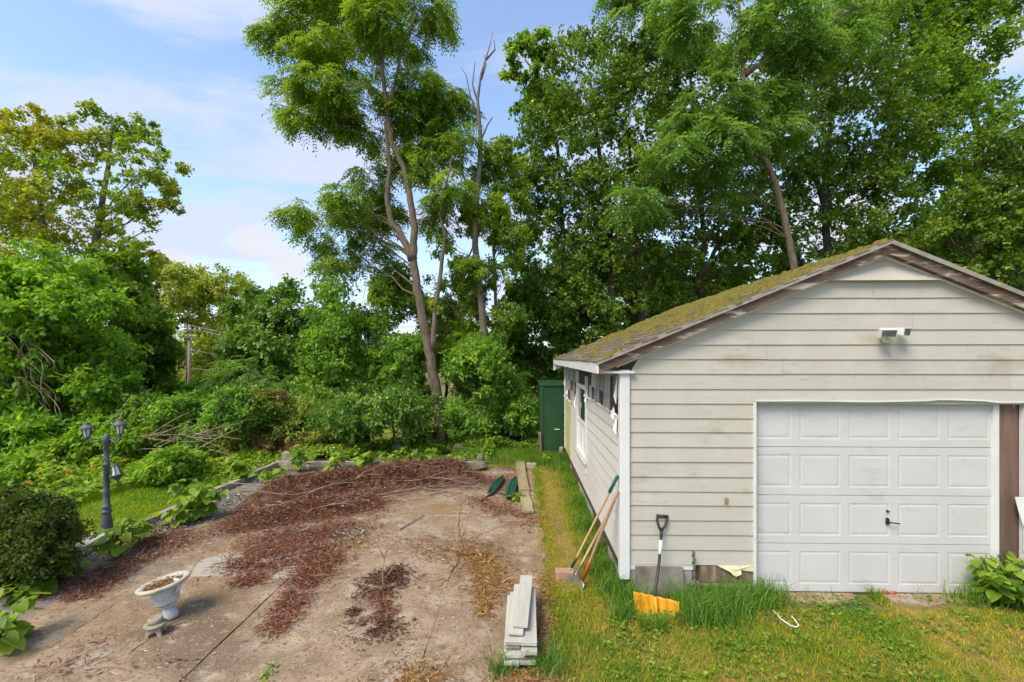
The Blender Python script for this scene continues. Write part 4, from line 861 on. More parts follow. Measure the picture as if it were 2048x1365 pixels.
def urn_litter():
    rng = np.random.default_rng(61); n = 260; a = rng.random(n) * 6.28; r = np.sqrt(rng.random(n)) * .165 * us; q = np.array(Mt)
    P = np.stack([r * np.cos(a), r * np.sin(a), (.392 + rng.random(n) * .02) * us], -1) @ q.T + np.array([u0.x, u0.y, 0]); D = rng.normal(size=(n, 3)); D[:, 2] *= .3; N = rng.normal(size=(n, 3)) * .5; N[:, 2] += 1
    V, F = leaf_geo(P, D, N, rng.uniform(.015, .05, n), rng.uniform(.006, .018, n), .25); tri_mesh('dead_leaves', V, F, np.repeat(rng.random(n), 4), 'litter_orange', urn)
urn_litter()
MB().tube([Mt @ Vector((x, -.03, z)) + Vector((u0.x, u0.y, 0)) for x, z in ((.14, .385), (.175, .372), (.178, .32), (.15, .27), (.115, .24))], [.016, .02, .02, .018, .012], 8).build('handle', 'urn_plastic', urn, smooth=True)
o0 = gp(311, 1268, 0); orn = thing('stone_lantern', (o0.x, o0.y, 0), 'small stone garden lantern ornament in front of the urn', 'ornament')
ft = MB(); w = .062
for k in range(4):                                                   # four arched sides
    a = k * math.pi / 2 + .35; ca, sa = math.cos(a), math.sin(a)
    def Q(x, y, z): return Vector((o0.x + x * ca - y * sa, o0.y + x * sa + y * ca, z))
    arc = [(-w * 1.12, 0), (-w * .6, 0)] + [(-w * .6 * math.cos(t), .045 * math.sin(t)) for t in [math.pi * i / 8 for i in range(1, 8)]] + [(w * .6, 0), (w * 1.12, 0), (w * .8, .075), (-w * .8, .075)]
    V = [Q(x, -w * (1.12 - .32 * z / .075), z) for x, z in arc]; W_ = [Q(x * .9, -w * (.8 - .2 * z / .075), z) for x, z in arc]; nV = len(V)
    ft.poly(V + W_, [tuple(range(nV)), tuple(range(nV, 2 * nV))[::-1]] + [(i, (i + 1) % nV, nV + (i + 1) % nV, nV + i) for i in range(nV)])
ft.box((o0.x - .05, o0.y - .05, .06), (o0.x + .05, o0.y + .05, .078)); ft.build('foot', 'stone_ornament', orn)
MB().lathe([(.05, .074), (.088, .084), (.094, .094), (.075, .106), (.05, .11)], (o0.x, o0.y, 0), 20).build('brim', 'stone_ornament', orn, smooth=True)
MB().lathe([(.06, .105), (.062, .13), (.058, .152), (.045, .162), (.04, .156), (.026, .152), (.005, .154)], (o0.x, o0.y, 0), 20).build('drum', 'stone_ornament', orn, smooth=True)

# ------------------------------------------------------------------ litter, brush and weeds on the slab
def strokes(rng, rows):
    P = []
    for u0_, v0_, u1_, v1_, w_, n_ in rows:
        a, b = gp(u0_, v0_, 0), gp(u1_, v1_, 0); t = rng.random(n_); g = rng.normal(size=(n_, 2)) * w_
        d = b - a; P.append(np.stack([a.x + d.x * t + g[:, 0], a.y + d.y * t + g[:, 1]], -1))
    return np.concatenate(P)
PILE = [(gp(560, 1000, 0), gp(900, 955, 0), 0.62, .32), (gp(500, 1045, 0), gp(720, 1010, 0), .42, .16)]
def pile_z(x, y):
    z = np.zeros_like(x)
    for a, b, w_, h_ in PILE:
        d = np.array([b.x - a.x, b.y - a.y]); L2 = d @ d; t = np.clip(((x - a.x) * d[0] + (y - a.y) * d[1]) / L2, 0, 1)
        r2 = (x - a.x - t * d[0]) ** 2 + (y - a.y - t * d[1]) ** 2; z = np.maximum(z, h_ * np.exp(-r2 / (w_ * w_ * .55)))
    return z
def heap():
    xs = np.linspace(-5.0, -.6, 80); ys = np.linspace(6.2, 10.3, 70); X, Y = np.meshgrid(xs, ys); rng = np.random.default_rng(3)
    Z = pile_z(X, Y) * (1 + .35 * rng.normal(size=X.shape)) - .03; V = np.stack([X, Y, Z], -1).reshape(-1, 3); nx = len(xs)
    i = (np.arange(len(ys) - 1)[:, None] * nx + np.arange(nx - 1)[None]).ravel(); F = np.concatenate([np.stack([i, i + 1, i + nx + 1], -1), np.stack([i, i + nx + 1, i + nx], -1)])
    F = F[(V[F][:, :, 2].max(1) > -.028)]
    tag(tri_mesh('mulch_heap', V, F, None, 'mulch'), 'low heap of dark red brown yard debris at the back of the slab', 'debris', kind='stuff')
heap()
def litter(name, rows, mat, L, W, label, seed, lift=.012, flat=.25):
    rng = np.random.default_rng(seed); P2 = strokes(rng, rows)
    keep = np.array([mnoise.noise(Vector((x * 2.3, y * 2.3, seed))) + .6 * mnoise.noise(Vector((x * 7, y * 7, seed))) > -.42 + .3 * q for (x, y), q in zip(P2, rng.random(len(P2)) - .5)])
    P2 = P2[keep]; n = len(P2); z = pile_z(P2[:, 0], P2[:, 1]) * rng.uniform(.95, 1.35, n) + rng.random(n) * lift + .004
    P = np.stack([P2[:, 0], P2[:, 1], z], -1); D = rng.normal(size=(n, 3)); D[:, 2] *= flat; N = rng.normal(size=(n, 3)) * .45; N[:, 2] += 1
    s = np.clip(rng.lognormal(-.25, .5, n), .2, 2.4); V, F = leaf_geo(P, D, N, L * s, W * np.sqrt(s) * rng.uniform(.5, 1.5, n), .25)
    V[:, 2] = np.maximum(V[:, 2], .002)
    tag(tri_mesh(name, V, F, np.repeat(np.clip(rng.normal(.5, .24, n), 0, 1), 4), mat), label, 'leaf litter', kind='stuff')
litter('leaf_litter', [(u0, v0, u1, v1, w_, int(k * 1.9)) for u0, v0, u1, v1, w_, k in [(560, 1000, 900, 950, .32, 15000), (500, 1045, 740, 1010, .3, 10000), (520, 1090, 700, 1060, .24, 6500), (480, 1132, 640, 1105, .17, 4500), (660, 1110, 600, 1175, .13, 3200), (600, 1180, 550, 1262, .085, 1700), (880, 955, 1000, 965, .25, 3200),
    (960, 1000, 1075, 1048, .2, 2300), (80, 1185, 300, 1112, .12, 1700), (280, 1115, 520, 1040, .2, 1100), (240, 1150, 130, 1210, .1, 1200), (340, 1075, 300, 1090, .2, 1500), (480, 1165, 520, 1160, .08, 600), (760, 1190, 775, 1235, .05, 500), (250, 1265, 100, 1330, .16, 90), (380, 1330, 60, 1345, .1, 130),
    (820, 1090, 960, 1090, .25, 500), (1020, 930, 1030, 1000, .15, 900), (560, 940, 940, 940, .15, 3000), (170, 1085, 330, 1060, .2, 1100)]], 'litter_red', .05, .0075, 'reddish brown dead needles and leaf litter strewn over the slab', 21)
litter('orange_needles', [(955, 1105, 990, 1190, .16, 4200), (975, 1195, 970, 1235, .06, 700), (870, 1100, 960, 1110, .2, 700), (790, 1352, 880, 1362, .12, 900), (730, 1010, 660, 960, .3, 1800), (1090, 1150, 1085, 1330, .06, 1300), (1000, 1340, 1090, 1362, .12, 700), (720, 1080, 640, 1130, .2, 1600)], 'litter_orange', .05, .009, 'orange fallen needles in patches on the slab', 22)
litter('twig_clump', [(740, 1180, 790, 1160, .12, 1500), (765, 1155, 800, 1140, .08, 500), (700, 1228, 715, 1222, .03, 120), (745, 1240, 790, 1262, .1, 350), (720, 1265, 760, 1255, .12, 300), (640, 995, 700, 985, .12, 900), (760, 975, 860, 975, .12, 1000)], 'mulch', .05, .015, 'dark clumps of dead roots and leaves on the slab', 23)
litter('pale_chips', [(200, 1330, 1050, 1330, .5, 1500), (300, 1230, 1000, 1200, .5, 1200), (500, 1120, 1050, 1080, .5, 900), (1000, 1050, 1050, 1250, .3, 600), (300, 1110, 600, 980, .3, 700)], 'litter_chip', .018, .009, 'pale chips and leaf scraps scattered over the concrete', 24, .002, .05)
litter('gravel_stones', [(470, 985, 400, 1030, .2, 2500), (300, 1060, 330, 1045, .18, 1200), (170, 1115, 190, 1100, .12, 800), (640, 1090, 720, 1060, .12, 1500), (600, 950, 520, 962, .12, 1500), (560, 1120, 600, 1112, .1, 500)], 'litter_pale', .03, .022, 'pale gravel and chalky crumbs at the slab edge', 25, .008, .4)
br = thing('brush_pile', gp(720, 985, 0), 'heap of bare cut branches and twigs on the debris at the back of the slab', 'brush')
_r = random.Random(77)
for k in range(46):
    t = _r.random(); c = gp(520 + 430 * t, 1030 - 70 * t + _r.uniform(-22, 22), 0); z = float(pile_z(np.array([c.x]), np.array([c.y]))[0]) + _r.uniform(.01, .06)
    a = _r.gauss(0.15, .6); L = _r.uniform(.5, 1.7); d = Vector((math.cos(a), math.sin(a), _r.uniform(-.06, .12))); s = Vector((-d.y, d.x, 0)); bend = _r.uniform(-.16, .16) * L
    P = [Vector((c.x, c.y, z)) + d * L * (f - .5) + s * bend * math.sin(math.pi * f) + Vector((0, 0, .04 * math.sin(6 * f + k))) for f in [i / 7 for i in range(8)]]
    for p in P: p.z = max(p.z, .012)
    m = MB().tube(P, [.011 * (1 - .75 * i / 7) * _r.uniform(.7, 1.2) + .002 for i in range(8)], 5)
    for q in range(_r.randint(1, 3)):
        p = P[_r.randint(2, 6)]; e = (d + s * _r.uniform(-1, 1) + Vector((0, 0, _r.uniform(0, .4)))).normalized() * L * _r.uniform(.15, .35); m.tube([p, p + e * .5 + Vector((0, 0, .01)), p + e], [.005, .004, .002], 4)
    m.build('branch', 'twig', br, smooth=True)
def bare_twig(name, base, tips, r, label, mat='twig'):
    o = thing(name, base[0], label, 'twig'); m = MB(); m.tube(base, [r * (1 - .6 * i / (len(base) - 1)) for i in range(len(base))], 6); m.build('stem', mat, o, smooth=True)
    for tp in tips: MB().tube(tp, [r * .5 * (1 - .7 * i / (len(tp) - 1)) for i in range(len(tp))], 5).build('branch', mat, o, smooth=True)
b = gp(768, 1172, .02)
bare_twig('dead_sapling', [gp(780, 1168, .02), gp(770, 1173, .03), gp(765, 1165, .05), b + Vector((-.04, .08, .14)), b + Vector((-.03, .2, .34)), b + Vector((.01, .34, .5))],
          [[b + Vector((-.035, .14, .24)), b + Vector((-.14, .22, .36)), b + Vector((-.2, .28, .44))], [b + Vector((-.03, .2, .32)), b + Vector((-.09, .3, .46)), b + Vector((-.1, .34, .56))], [b + Vector((-.03, .18, .3)), b + Vector((.06, .25, .38)), b + Vector((.13, .3, .44))], [gp(765, 1165, .04), gp(752, 1195, .05), gp(760, 1215, .03)], [gp(775, 1150, .06), gp(790, 1130, .06), gp(792, 1120, .05)]], .011, 'bare uprooted sapling lying on its root clump mid slab')
bare_twig('fallen_stick', [gp(800, 1058, .015), gp(840, 1035, .02), gp(848, 1026, .02)], [[gp(820, 1047, .02), gp(835, 1030, .03)]], .012, 'thin fallen stick on the slab in front of the brush heap')
bare_twig('fallen_twig', [gp(1106, 1048, .05), gp(1116, 1060, .06), gp(1122, 1064, .05)], [[gp(1116, 1060, .06), gp(1118, 1066, .05)]], .006, 'pale twig lying in the grass strip beside the garage')

# heart-leaved weeds: every leaf a part
def heart_mesh(k):
    r = random.Random(k); o = [(0, 0), (.30, -.12), (.50, .10), (.46, .42), (.26, .78), (0, 1.08)]; L = [(x, y, .16 * abs(x) - .10 * y * y) for x, y in o]; R = [(-x, y, z) for x, y, z in L[1:-1]]
    V = L + R + [(0, .35, -.03), (0, .7, -.08)]
    F = [(0, 1, 10), (1, 2, 10), (2, 3, 10), (3, 11, 10), (3, 4, 11), (4, 5, 11), (0, 10, 6), (6, 10, 7), (7, 10, 8), (8, 10, 11), (8, 11, 9), (9, 11, 5)]
    me = bpy.data.meshes.new('leaf'); me.from_pydata([(x, y, z + r.uniform(-.02, .02)) for x, y, z in V], [], F); me.materials.append(MATS['leaf_weed']); me.polygons.foreach_set('use_smooth', [True] * len(F))
    a = me.attributes.new('tint', 'FLOAT', 'POINT'); t = (.25, .4, .5, .6, .8)[k % 5]; a.data.foreach_set('value', [t] * len(V)); return me
HEART = [heart_mesh(k) for k in range(10)]
def weed(name, u, v, hgt, n, size, label, stems=4, spread=.35, z=None, lean=0):
    c = gp(u, v) if z is None else gp(u, v, z); root = thing(name, c, label, 'plant', 'leafy weeds along the edging'); stems = int(stems * 1.4); n = int(n * 2.1); size *= .84; m = MB(); r = random.Random(int(u * 7 + v)); per = max(1, n // stems)
    for s in range(stems):
        a = r.uniform(0, 6.28); tip = Vector((math.cos(a) * spread * r.uniform(.3, 1) + lean, math.sin(a) * spread * r.uniform(.3, 1), hgt * r.uniform(.65, 1.0))); b0 = Vector((math.cos(a) * .04, math.sin(a) * .04, 0))
        P = bez(b0, Vector((tip.x * .3, tip.y * .3, tip.z * .8)), tip, 6); m.tube([c + p for p in P], [.007, .006, .006, .005, .004, .003], 5)
        for q in range(per):
            f = .25 + .75 * (q + r.random()) / per; i = min(4, int(f * 5)); p = P[i].lerp(P[i + 1], f * 5 - i if f < 1 else 1); b = r.uniform(0, 6.28)
            o = bpy.data.objects.new('leaf', r.choice(HEART)); COL.objects.link(o); o.parent = root
            sz = size * r.uniform(.4, 1.25) * (1.15 - .35 * f); out = Vector((math.cos(b), math.sin(b), 0)); pos = p + out * sz * .35
            o.location = pos; o.rotation_euler = (r.uniform(-.75, -.1), r.uniform(-.35, .35), b - math.pi / 2); o.scale = (sz, sz, sz)
    m.build('stem', 'leaf_dark_vine', root, smooth=True)
    return root
for (u, v, h_, n_, sz, st, sp, lb) in (
    (395, 1042, .72, 62, .19, 7, .46, 'large bright green weed spilling over the edging beyond the lamp post'),
    (352, 1056, .36, 24, .17, 4, .26, 'low bright weed on the lamp side of the large weed'),
    (233, 1120, .58, 18, .21, 4, .16, 'bright weed nearest the lamp post foot'),
    (280, 1094, .46, 18, .19, 4, .22, 'small bright weed between lamp post and large weed'),
    (488, 966, .62, 36, .18, 5, .36, 'bright weed growing over the left timbers near the back corner'),
    (540, 978, .48, 32, .17, 5, .42, 'bright weed on the gravel in front of the back corner'),
    (600, 948, .66, 36, .19, 5, .36, 'tallest bright weed beside the back corner post'),
    (668, 946, .50, 28, .18, 5, .38, 'bright weed left along the back timber'),
    (728, 945, .52, 30, .18, 5, .42, 'bright weed midway along the back timber'),
    (785, 943, .55, 30, .18, 5, .42, 'bright weed behind the brush heap on the back timber'),
    (843, 941, .55, 30, .18, 5, .38, 'bright weed on the back timber before the locust trunk'),
    (905, 945, .46, 28, .17, 5, .42, 'bright weed next to the squat grey stone'),
    (14, 1305, .5, 26, .19, 4, .28, 'big leafed weed at the front left edge of the slab'),
    (60, 1200, .28, 18, .15, 4, .3, 'low weed under the dark evergreen shrub'),
    (148, 1148, .18, 8, .12, 3, .15, 'tiny bright weed sprouting beside the dark evergreen shrub'),
    (538, 1361, .10, 10, .10, 4, .1, 'tiny weed tuft at the front edge of the slab'),
    (1036, 1008, .22, 20, .11, 4, .2, 'small yellow green weed beside the nearer mossy plank'),
    (1995, 1212, .5, 70, .125, 8, .42, 'broad leafy weed growing at the right door jamb'),
    (2042, 1228, .4, 34, .12, 5, .3, 'leafy weed at the right frame edge below the siding'),
    (1090, 925, .28, 20, .13, 4, .3, 'low weed at the foot of the green container')):
    weed('leafy_weed', u, v, h_, n_, sz, lb, st, sp)

# ------------------------------------------------------------------ grass
def blades(name, xy, h, w, mat, label, seed, tint, lean=.5, kind='stuff'):
    rng = np.random.default_rng(seed); n = len(xy); z = ground_z(xy[:, 0], xy[:, 1]) - .005
    P = np.stack([xy[:, 0], xy[:, 1], z], -1); a = rng.uniform(0, 6.283, n); S = np.stack([np.cos(a), np.sin(a), 0 * a], -1); b = rng.uniform(0, 6.283, n); Lc = np.stack([np.cos(b), np.sin(b), 0 * b], -1) * (rng.uniform(.1, 1, n) * lean * h)[:, None]
    up = np.array([0, 0, 1.]); hh = h[:, None]; ww = (w * rng.uniform(.7, 1.3, n))[:, None]
    V = np.stack([P - S * ww * .5, P + S * ww * .5, P + Lc * .3 + up * hh * .55 - S * ww * .42, P + Lc * .3 + up * hh * .55 + S * ww * .42, P + Lc + up * hh * .88], 1).reshape(-1, 3)
    k = np.arange(n)[:, None] * 5; F = np.stack([k + np.array([0, 1, 3]), k + np.array([0, 3, 2]), k + np.array([2, 3, 4])], 1).reshape(-1, 3)
    o = tri_mesh(name, V, F, np.repeat(np.clip(tint, 0, 1), 5), mat); tag(o, label, 'grass', kind=kind); return o
def nz2(x, y, s, q): return np.array([mnoise.noise(Vector((a * s, b * s, q))) for a, b in zip(x, y)])
def lawn_front():
    rng = np.random.default_rng(8)
    A = np.stack([rng.uniform(.25, 6.6, 70000), rng.uniform(2.6, 5.02, 70000)], -1); A = A[(A[:, 1] > 3.2 - .0) | (A[:, 0] < 1)]
    B = np.stack([rng.uniform(.22, 1.12, 30000), rng.uniform(4.9, 11.9, 30000)], -1)
    C = np.stack([rng.uniform(-1.6, .6, 9000), rng.uniform(10.5, 13.5, 9000)], -1)
    xy = np.concatenate([A, B, C]); x, y = xy[:, 0], xy[:, 1]; n1 = .8 * nz2(x, y, 1.6, 1) + .7 * nz2(x, y, 5, 2)
    strip = (y > 5) & (y < 10.8); worn = np.exp(-((x - .58) / .16) ** 2) * strip            # worn track down the middle of the strip
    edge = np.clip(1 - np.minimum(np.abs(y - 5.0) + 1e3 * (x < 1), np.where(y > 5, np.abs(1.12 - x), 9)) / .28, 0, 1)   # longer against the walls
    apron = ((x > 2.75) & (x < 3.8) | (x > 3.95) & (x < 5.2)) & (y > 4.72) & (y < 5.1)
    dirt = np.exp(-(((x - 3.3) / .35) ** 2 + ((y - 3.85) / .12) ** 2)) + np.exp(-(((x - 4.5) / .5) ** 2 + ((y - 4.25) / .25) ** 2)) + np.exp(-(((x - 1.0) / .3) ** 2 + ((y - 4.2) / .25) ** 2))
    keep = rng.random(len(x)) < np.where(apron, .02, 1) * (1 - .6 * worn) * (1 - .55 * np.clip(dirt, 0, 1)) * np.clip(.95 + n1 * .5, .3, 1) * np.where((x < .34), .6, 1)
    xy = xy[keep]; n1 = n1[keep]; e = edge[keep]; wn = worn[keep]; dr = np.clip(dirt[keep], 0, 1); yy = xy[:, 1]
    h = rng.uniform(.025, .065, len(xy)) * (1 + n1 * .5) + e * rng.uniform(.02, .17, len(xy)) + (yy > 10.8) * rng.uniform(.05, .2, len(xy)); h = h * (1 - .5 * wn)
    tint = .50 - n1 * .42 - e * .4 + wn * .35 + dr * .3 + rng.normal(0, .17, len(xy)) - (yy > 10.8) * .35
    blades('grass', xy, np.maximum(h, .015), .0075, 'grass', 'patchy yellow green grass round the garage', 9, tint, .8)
    # long grass in tussocks along the wall foot
    T = []
    for u, v, k, s in ((1400, 1245, 500, .12), (1440, 1235, 500, .14), (1480, 1215, 500, .14), (1530, 1205, 350, .13), (1380, 1220, 350, .1), (1290, 1262, 60, .03), (1320, 1264, 60, .03), (1255, 1215, 300, .1), (1235, 1185, 350, .1), (1215, 1150, 350, .12), (1195, 1110, 300, .12), (1180, 1060, 350, .14), (1165, 1010, 350, .15), (1150, 975, 350, .16), (1135, 945, 350, .2), (1115, 935, 350, .25), (1950, 1205, 200, .12), (1090, 1345, 200, .1), (1000, 1358, 120, .06), (1245, 1240, 120, .05), (1000, 905, 400, .5), (1040, 912, 350, .3), (940, 908, 300, .4)):
        c = gp(u, v); T.append(np.stack([c.x + rng.normal(0, s, k), c.y + rng.normal(0, s * .8, k)], -1))
    T = np.concatenate(T); T = T[(T[:, 1] < 4.98) | (T[:, 0] < 1.09)]; T = T[~((T[:, 0] > 1.16) & (T[:, 0] < 1.62) & (T[:, 1] < 4.62) & (T[:, 1] > 4.45))]
    blades('tall_grass', T, rng.uniform(.10, .32, len(T)), .008, 'tall_grass', 'long dark green grass tussocks along the garage foot', 10, rng.normal(.5, .22, len(T)), 1.0)
lawn_front()
def clover():
    rng = np.random.default_rng(40); n = 9000; x = rng.uniform(.3, 6.4, n); y = rng.uniform(2.9, 4.98, n); k = nz2(x, y, 1.4, 8) + .4 * nz2(x, y, 5, 3) > .02; x, y = x[k], y[k]; n = len(x)
    P = np.stack([x, y, ground_z(x, y) + rng.uniform(.02, .06, n)], -1); D = rng.normal(size=(n, 3)); D[:, 2] *= .2; N = rng.normal(size=(n, 3)) * .3; N[:, 2] += 1; q = rng.uniform(.6, 1.4, n)
    V, F = leaf_geo(P, D, N, .035 * q, .026 * q); tag(tri_mesh('clover', V, F, np.repeat(np.clip(rng.normal(.35, .2, n), 0, 1), 4), 'leaf_ground'), 'small clover leaves dotted through the front grass', 'clover', kind='stuff')
    n = 260; x = rng.uniform(.3, 6.4, n); y = rng.uniform(2.9, 4.9, n); P = np.stack([x, y, ground_z(x, y) + rng.uniform(.03, .07, n)], -1); D = rng.normal(size=(n, 3)); D[:, 2] *= .2; N = rng.normal(size=(n, 3)) * .4; N[:, 2] += 1
    V, F = leaf_geo(P, D, N, .04 + 0 * x, .02 + 0 * x); tag(tri_mesh('fallen_leaves', V, F, np.repeat(rng.random(n) * .8, 4), 'litter_orange'), 'tan fallen leaves dotted on the front grass', 'leaf litter', kind='stuff')
clover()
def lawn_left():
    rng = np.random.default_rng(12); n = 46000
    xy = np.stack([rng.uniform(-11, -5.98, n), rng.uniform(4.5, 10.5, n)], -1); x, y = xy.T; keep = rng.random(n) < np.clip(1.15 - np.abs(x + 7.2) * .25, .2, 1); xy = xy[keep]
    n1 = nz2(xy[:, 0], xy[:, 1], 1.1, 5); blades('lawn', xy, rng.uniform(.03, .09, len(xy)), .014, 'lawn', 'bright mown lawn beyond the left edging timbers', 13, .45 + n1 * .35 + rng.normal(0, .15, len(xy)), .6)
lawn_left()
def ground_cover(name, n, xr, yr, hf, mat, L, W, label, seed, mask=None):
    rng = np.random.default_rng(seed); x = rng.uniform(*xr, n); y = rng.uniform(*yr, n)
    nn = nz2(x, y, .55, seed) + .5 * nz2(x, y, 1.7, seed + 1); k = np.ones(n, bool) if mask is None else mask(x, y, nn, rng)
    x, y, nn = x[k], y[k], nn[k]; n = len(x); hh = hf(x, y) * np.clip(.55 + nn * .9, .08, 1.6) * rng.uniform(.55, 1.0, n)
    P = np.stack([x, y, ground_z(x, y) + hh], -1); D = rng.normal(size=(n, 3)); D[:, 2] = D[:, 2] * .35 - .25; N = rng.normal(size=(n, 3)) * .4; N[:, 2] += 1; s = rng.uniform(.6, 1.35, n)
    V, F = leaf_geo(P, D, N, L * s, W * s); tag(tri_mesh(name, V, F, np.repeat(np.clip(rng.normal(.5, .2, n) + nn * .25, 0, 1), 4), mat), label, 'ground cover', kind='stuff')
def m_left(x, y, nn, rng): return (y > 10.9) | (x < -8.0 - .5 * nn + .06 * (y - 8)) | ((y > 9.2 + nn) & (x < -6.2))
ground_cover('ground_cover', 92000, (-22, -5.2), (6.0, 19), lambda x, y: .25 + .5 * sstep(-6.5, -10, x) * 1.0 + .25 * sstep(11, 14, y), 'leaf_ground', .12, .075, 'tangled low weeds covering the slope left of the lawn', 31, m_left)
ground_cover('undergrowth', 40000, (-6, 3), (11.0, 16), lambda x, y: .3 + .5 * sstep(11.5, 14, y), 'leaf_maple', .10, .055, 'dark leafy undergrowth behind the back timber', 33, lambda x, y, nn, rng: ((x < -.8) | (y > 12.6)) & ~((x > -4.2) & (x < -1.9) & (y < 12.6) & (rng.random(len(x)) < .93)))
ground_cover('slope_cover', 24000, (-48, 12), (16, 48), lambda x, y: .8 + .03 * y, 'leaf_far', .30, .18, 'weedy green slope falling away behind the bushes', 35)

# ------------------------------------------------------------------ trees and shrubs
# big yellowing tree at the left
tree('poplar_tree', 'tall yellowing broadleaf tree rising at the left edge of the picture', 17, [(15, 290, 60, 60), (70, 260, 50, 45), (60, 350, 90, 60), (150, 320, 60, 70), (140, 240, 28, 40), (225, 235, 50, 38), (280, 270, 45, 40), (240, 310, 70, 50), (320, 335, 50, 32), (345, 400, 35, 25), (290, 385, 70, 40), (190, 400, 90, 60), (90, 430, 110, 60), (250, 445, 80, 40), (320, 455, 45, 30), (20, 430, 70, 70), (150, 500, 110, 55), (270, 505, 50, 30), (40, 540, 90, 60), (-60, 380, 90, 130), (180, 570, 90, 50), (-60, 560, 90, 100)], 78000, 'leaf_poplar', .10, .085,
     trunks=[([(150, 820), (165, 640), (190, 480), (215, 340), (225, 250)], .26, .04), ([(165, 640), (90, 480), (70, 330), (65, 270)], .16, .03)], up=.45, droop=.3, spread=.85, fill=.35)
tree('broadleaf_tree', 'dense bright green tree draped with vines at the lower left', 12.5, [(30, 570, 80, 60), (110, 560, 80, 55), (60, 640, 100, 60), (170, 620, 80, 55), (120, 700, 110, 60), (215, 700, 60, 60), (40, 760, 90, 70), (150, 790, 90, 60), (230, 770, 50, 45), (-60, 680, 90, 130), (60, 850, 110, 50), (190, 850, 70, 40), (-60, 830, 90, 80)], 62000, 'leaf_bright', .15, .085,
     trunks=[([(110, 900), (120, 760), (100, 640), (110, 560)], .14, .04)], up=.8, droop=.5, fill=.4)
tree('broadleaf_tree', 'green tree between the vine-draped tree and the far woods', 16, [(235, 560, 60, 50), (270, 620, 55, 60), (220, 650, 60, 60), (250, 720, 70, 55), (310, 700, 40, 45), (200, 760, 70, 60), (290, 790, 60, 45)], 30000, 'leaf_maple_light', .16, .12, trunks=[([(240, 850), (245, 740), (250, 640), (245, 560)], .15, .03)], droop=.3)
# brown vine tangle hanging on it
vt = thing('vine_tangle', at(40, 860, 11.6), 'tangle of bare brown vines hanging at the left picture edge', 'vine')
_r = random.Random(5)
for k in range(34):
    u, v = _r.uniform(-20, 60), _r.uniform(640, 740); P = [at(u, v, 11.5)]
    for q in range(6): u += _r.uniform(-14, 34); v += _r.uniform(2, 46); P.append(at(u, v, 11.5 + _r.uniform(-.35, .25)))
    P = [Q_ for i in range(len(P) - 2) for Q_ in bez((P[i] + P[i + 1]) / 2 if i else P[0], P[i + 1], (P[i + 1] + P[i + 2]) / 2, 5)[:-1]]
    MB().tube(P, [.012 * (1 - .7 * i / len(P)) for i in range(len(P))], 5).build('vine', 'vine_twig', vt, smooth=True)
# distant wood on the slope
far_rows = [
    ('yellow green feathery crowned tree, left of the far group', 30, [(300, 555, 60, 32), (260, 590, 55, 40), (340, 590, 45, 30), (290, 640, 50, 30)], [(300, 760), (305, 660), (300, 570)]),
    ('slender far tree rising over the utility pole', 34, [(375, 560, 45, 26), (345, 545, 35, 20), (400, 590, 40, 24), (380, 640, 45, 28)], [(372, 780), (376, 680), (375, 575)]),
    ('far feathery tree with a flat top to the right of the utility pole', 32, [(440, 565, 50, 22), (475, 590, 35, 30), (420, 590, 35, 22), (450, 640, 60, 34), (480, 680, 50, 40)], [(430, 780), (440, 680), (455, 580)]),
    ('thin far tree at the right end of the far group', 36, [(500, 605, 40, 30), (520, 660, 50, 40), (470, 650, 40, 30)], [(500, 780), (505, 700), (500, 610)])]
for lb, Y, rows, tp in far_rows:
    tree('feathery_tree', lb, Y, rows, 13000, 'leaf_far', .26, .12, trunks=[([(*p,) for p in tp], .13, .03)], group='far trees down the slope', fill=.2, per=60, droop=.3, limb=.55, sub=8)
for i, (lb, u0, v0, w) in enumerate((('dark far shrubs left below the utility pole', 300, 740, 90), ('dark far shrubs behind the utility pole', 390, 715, 90), ('far shrubs to the right below the feathery trees', 470, 730, 80))):
    tree('far_shrub', lb, 42 - 3 * i, [(u0 - w * .6, v0 + 10, w * .7, 50), (u0, v0 - 10, w * .7, 55), (u0 + w * .6, v0, w * .7, 55), (u0, v0 + 40, w, 40)], 15000, ('leaf_maple_light', 'leaf_far', 'leaf_far')[i], .30, .2, cat='shrub', stem='stems', crown='foliage', fill=.2)
# utility pole and wires
PY = 29.0; pt, pb = at(379, 650, PY), at(378, 800, PY)
up = thing('utility_pole', (pb.x, PY, float(ground_z(pb.x, PY))), 'weathered wooden utility pole with two crossarms down the slope', 'utility pole')
MB().tube([(pb.x, PY, float(ground_z(pb.x, PY)) - .5), (pb.x, PY, 1), (pt.x, PY, pt.z)], [.12, .11, .085], 10).build('shaft', 'pole_wood', up, smooth=True)
for v, w0, w1 in ((660.5, -10, 26), (674, -19, 17)):
    a, b = at(379 + w0, v, PY - .2), at(379 + w1, v, PY - .2); MB().box((a.x, PY - .24, a.z - .05), (b.x, PY - .14, a.z + .05)).build('crossarm', 'dead_bark', up)
    for q in range(4):
        x = a.x + (b.x - a.x) * (q + .3) / 4; MB().lathe([(.03, 0), (.04, .04), (.02, .1)], (x, PY - .19, a.z + .05), 8).build('insulator', 'white_band', up)
MB().lathe([(.09, 0), (.12, .05), (.12, .5), (.06, .58)], (pb.x - .24, PY - .1, at(378, 735, PY).z), 12).build('transformer', 'dead_bark', up, smooth=True)
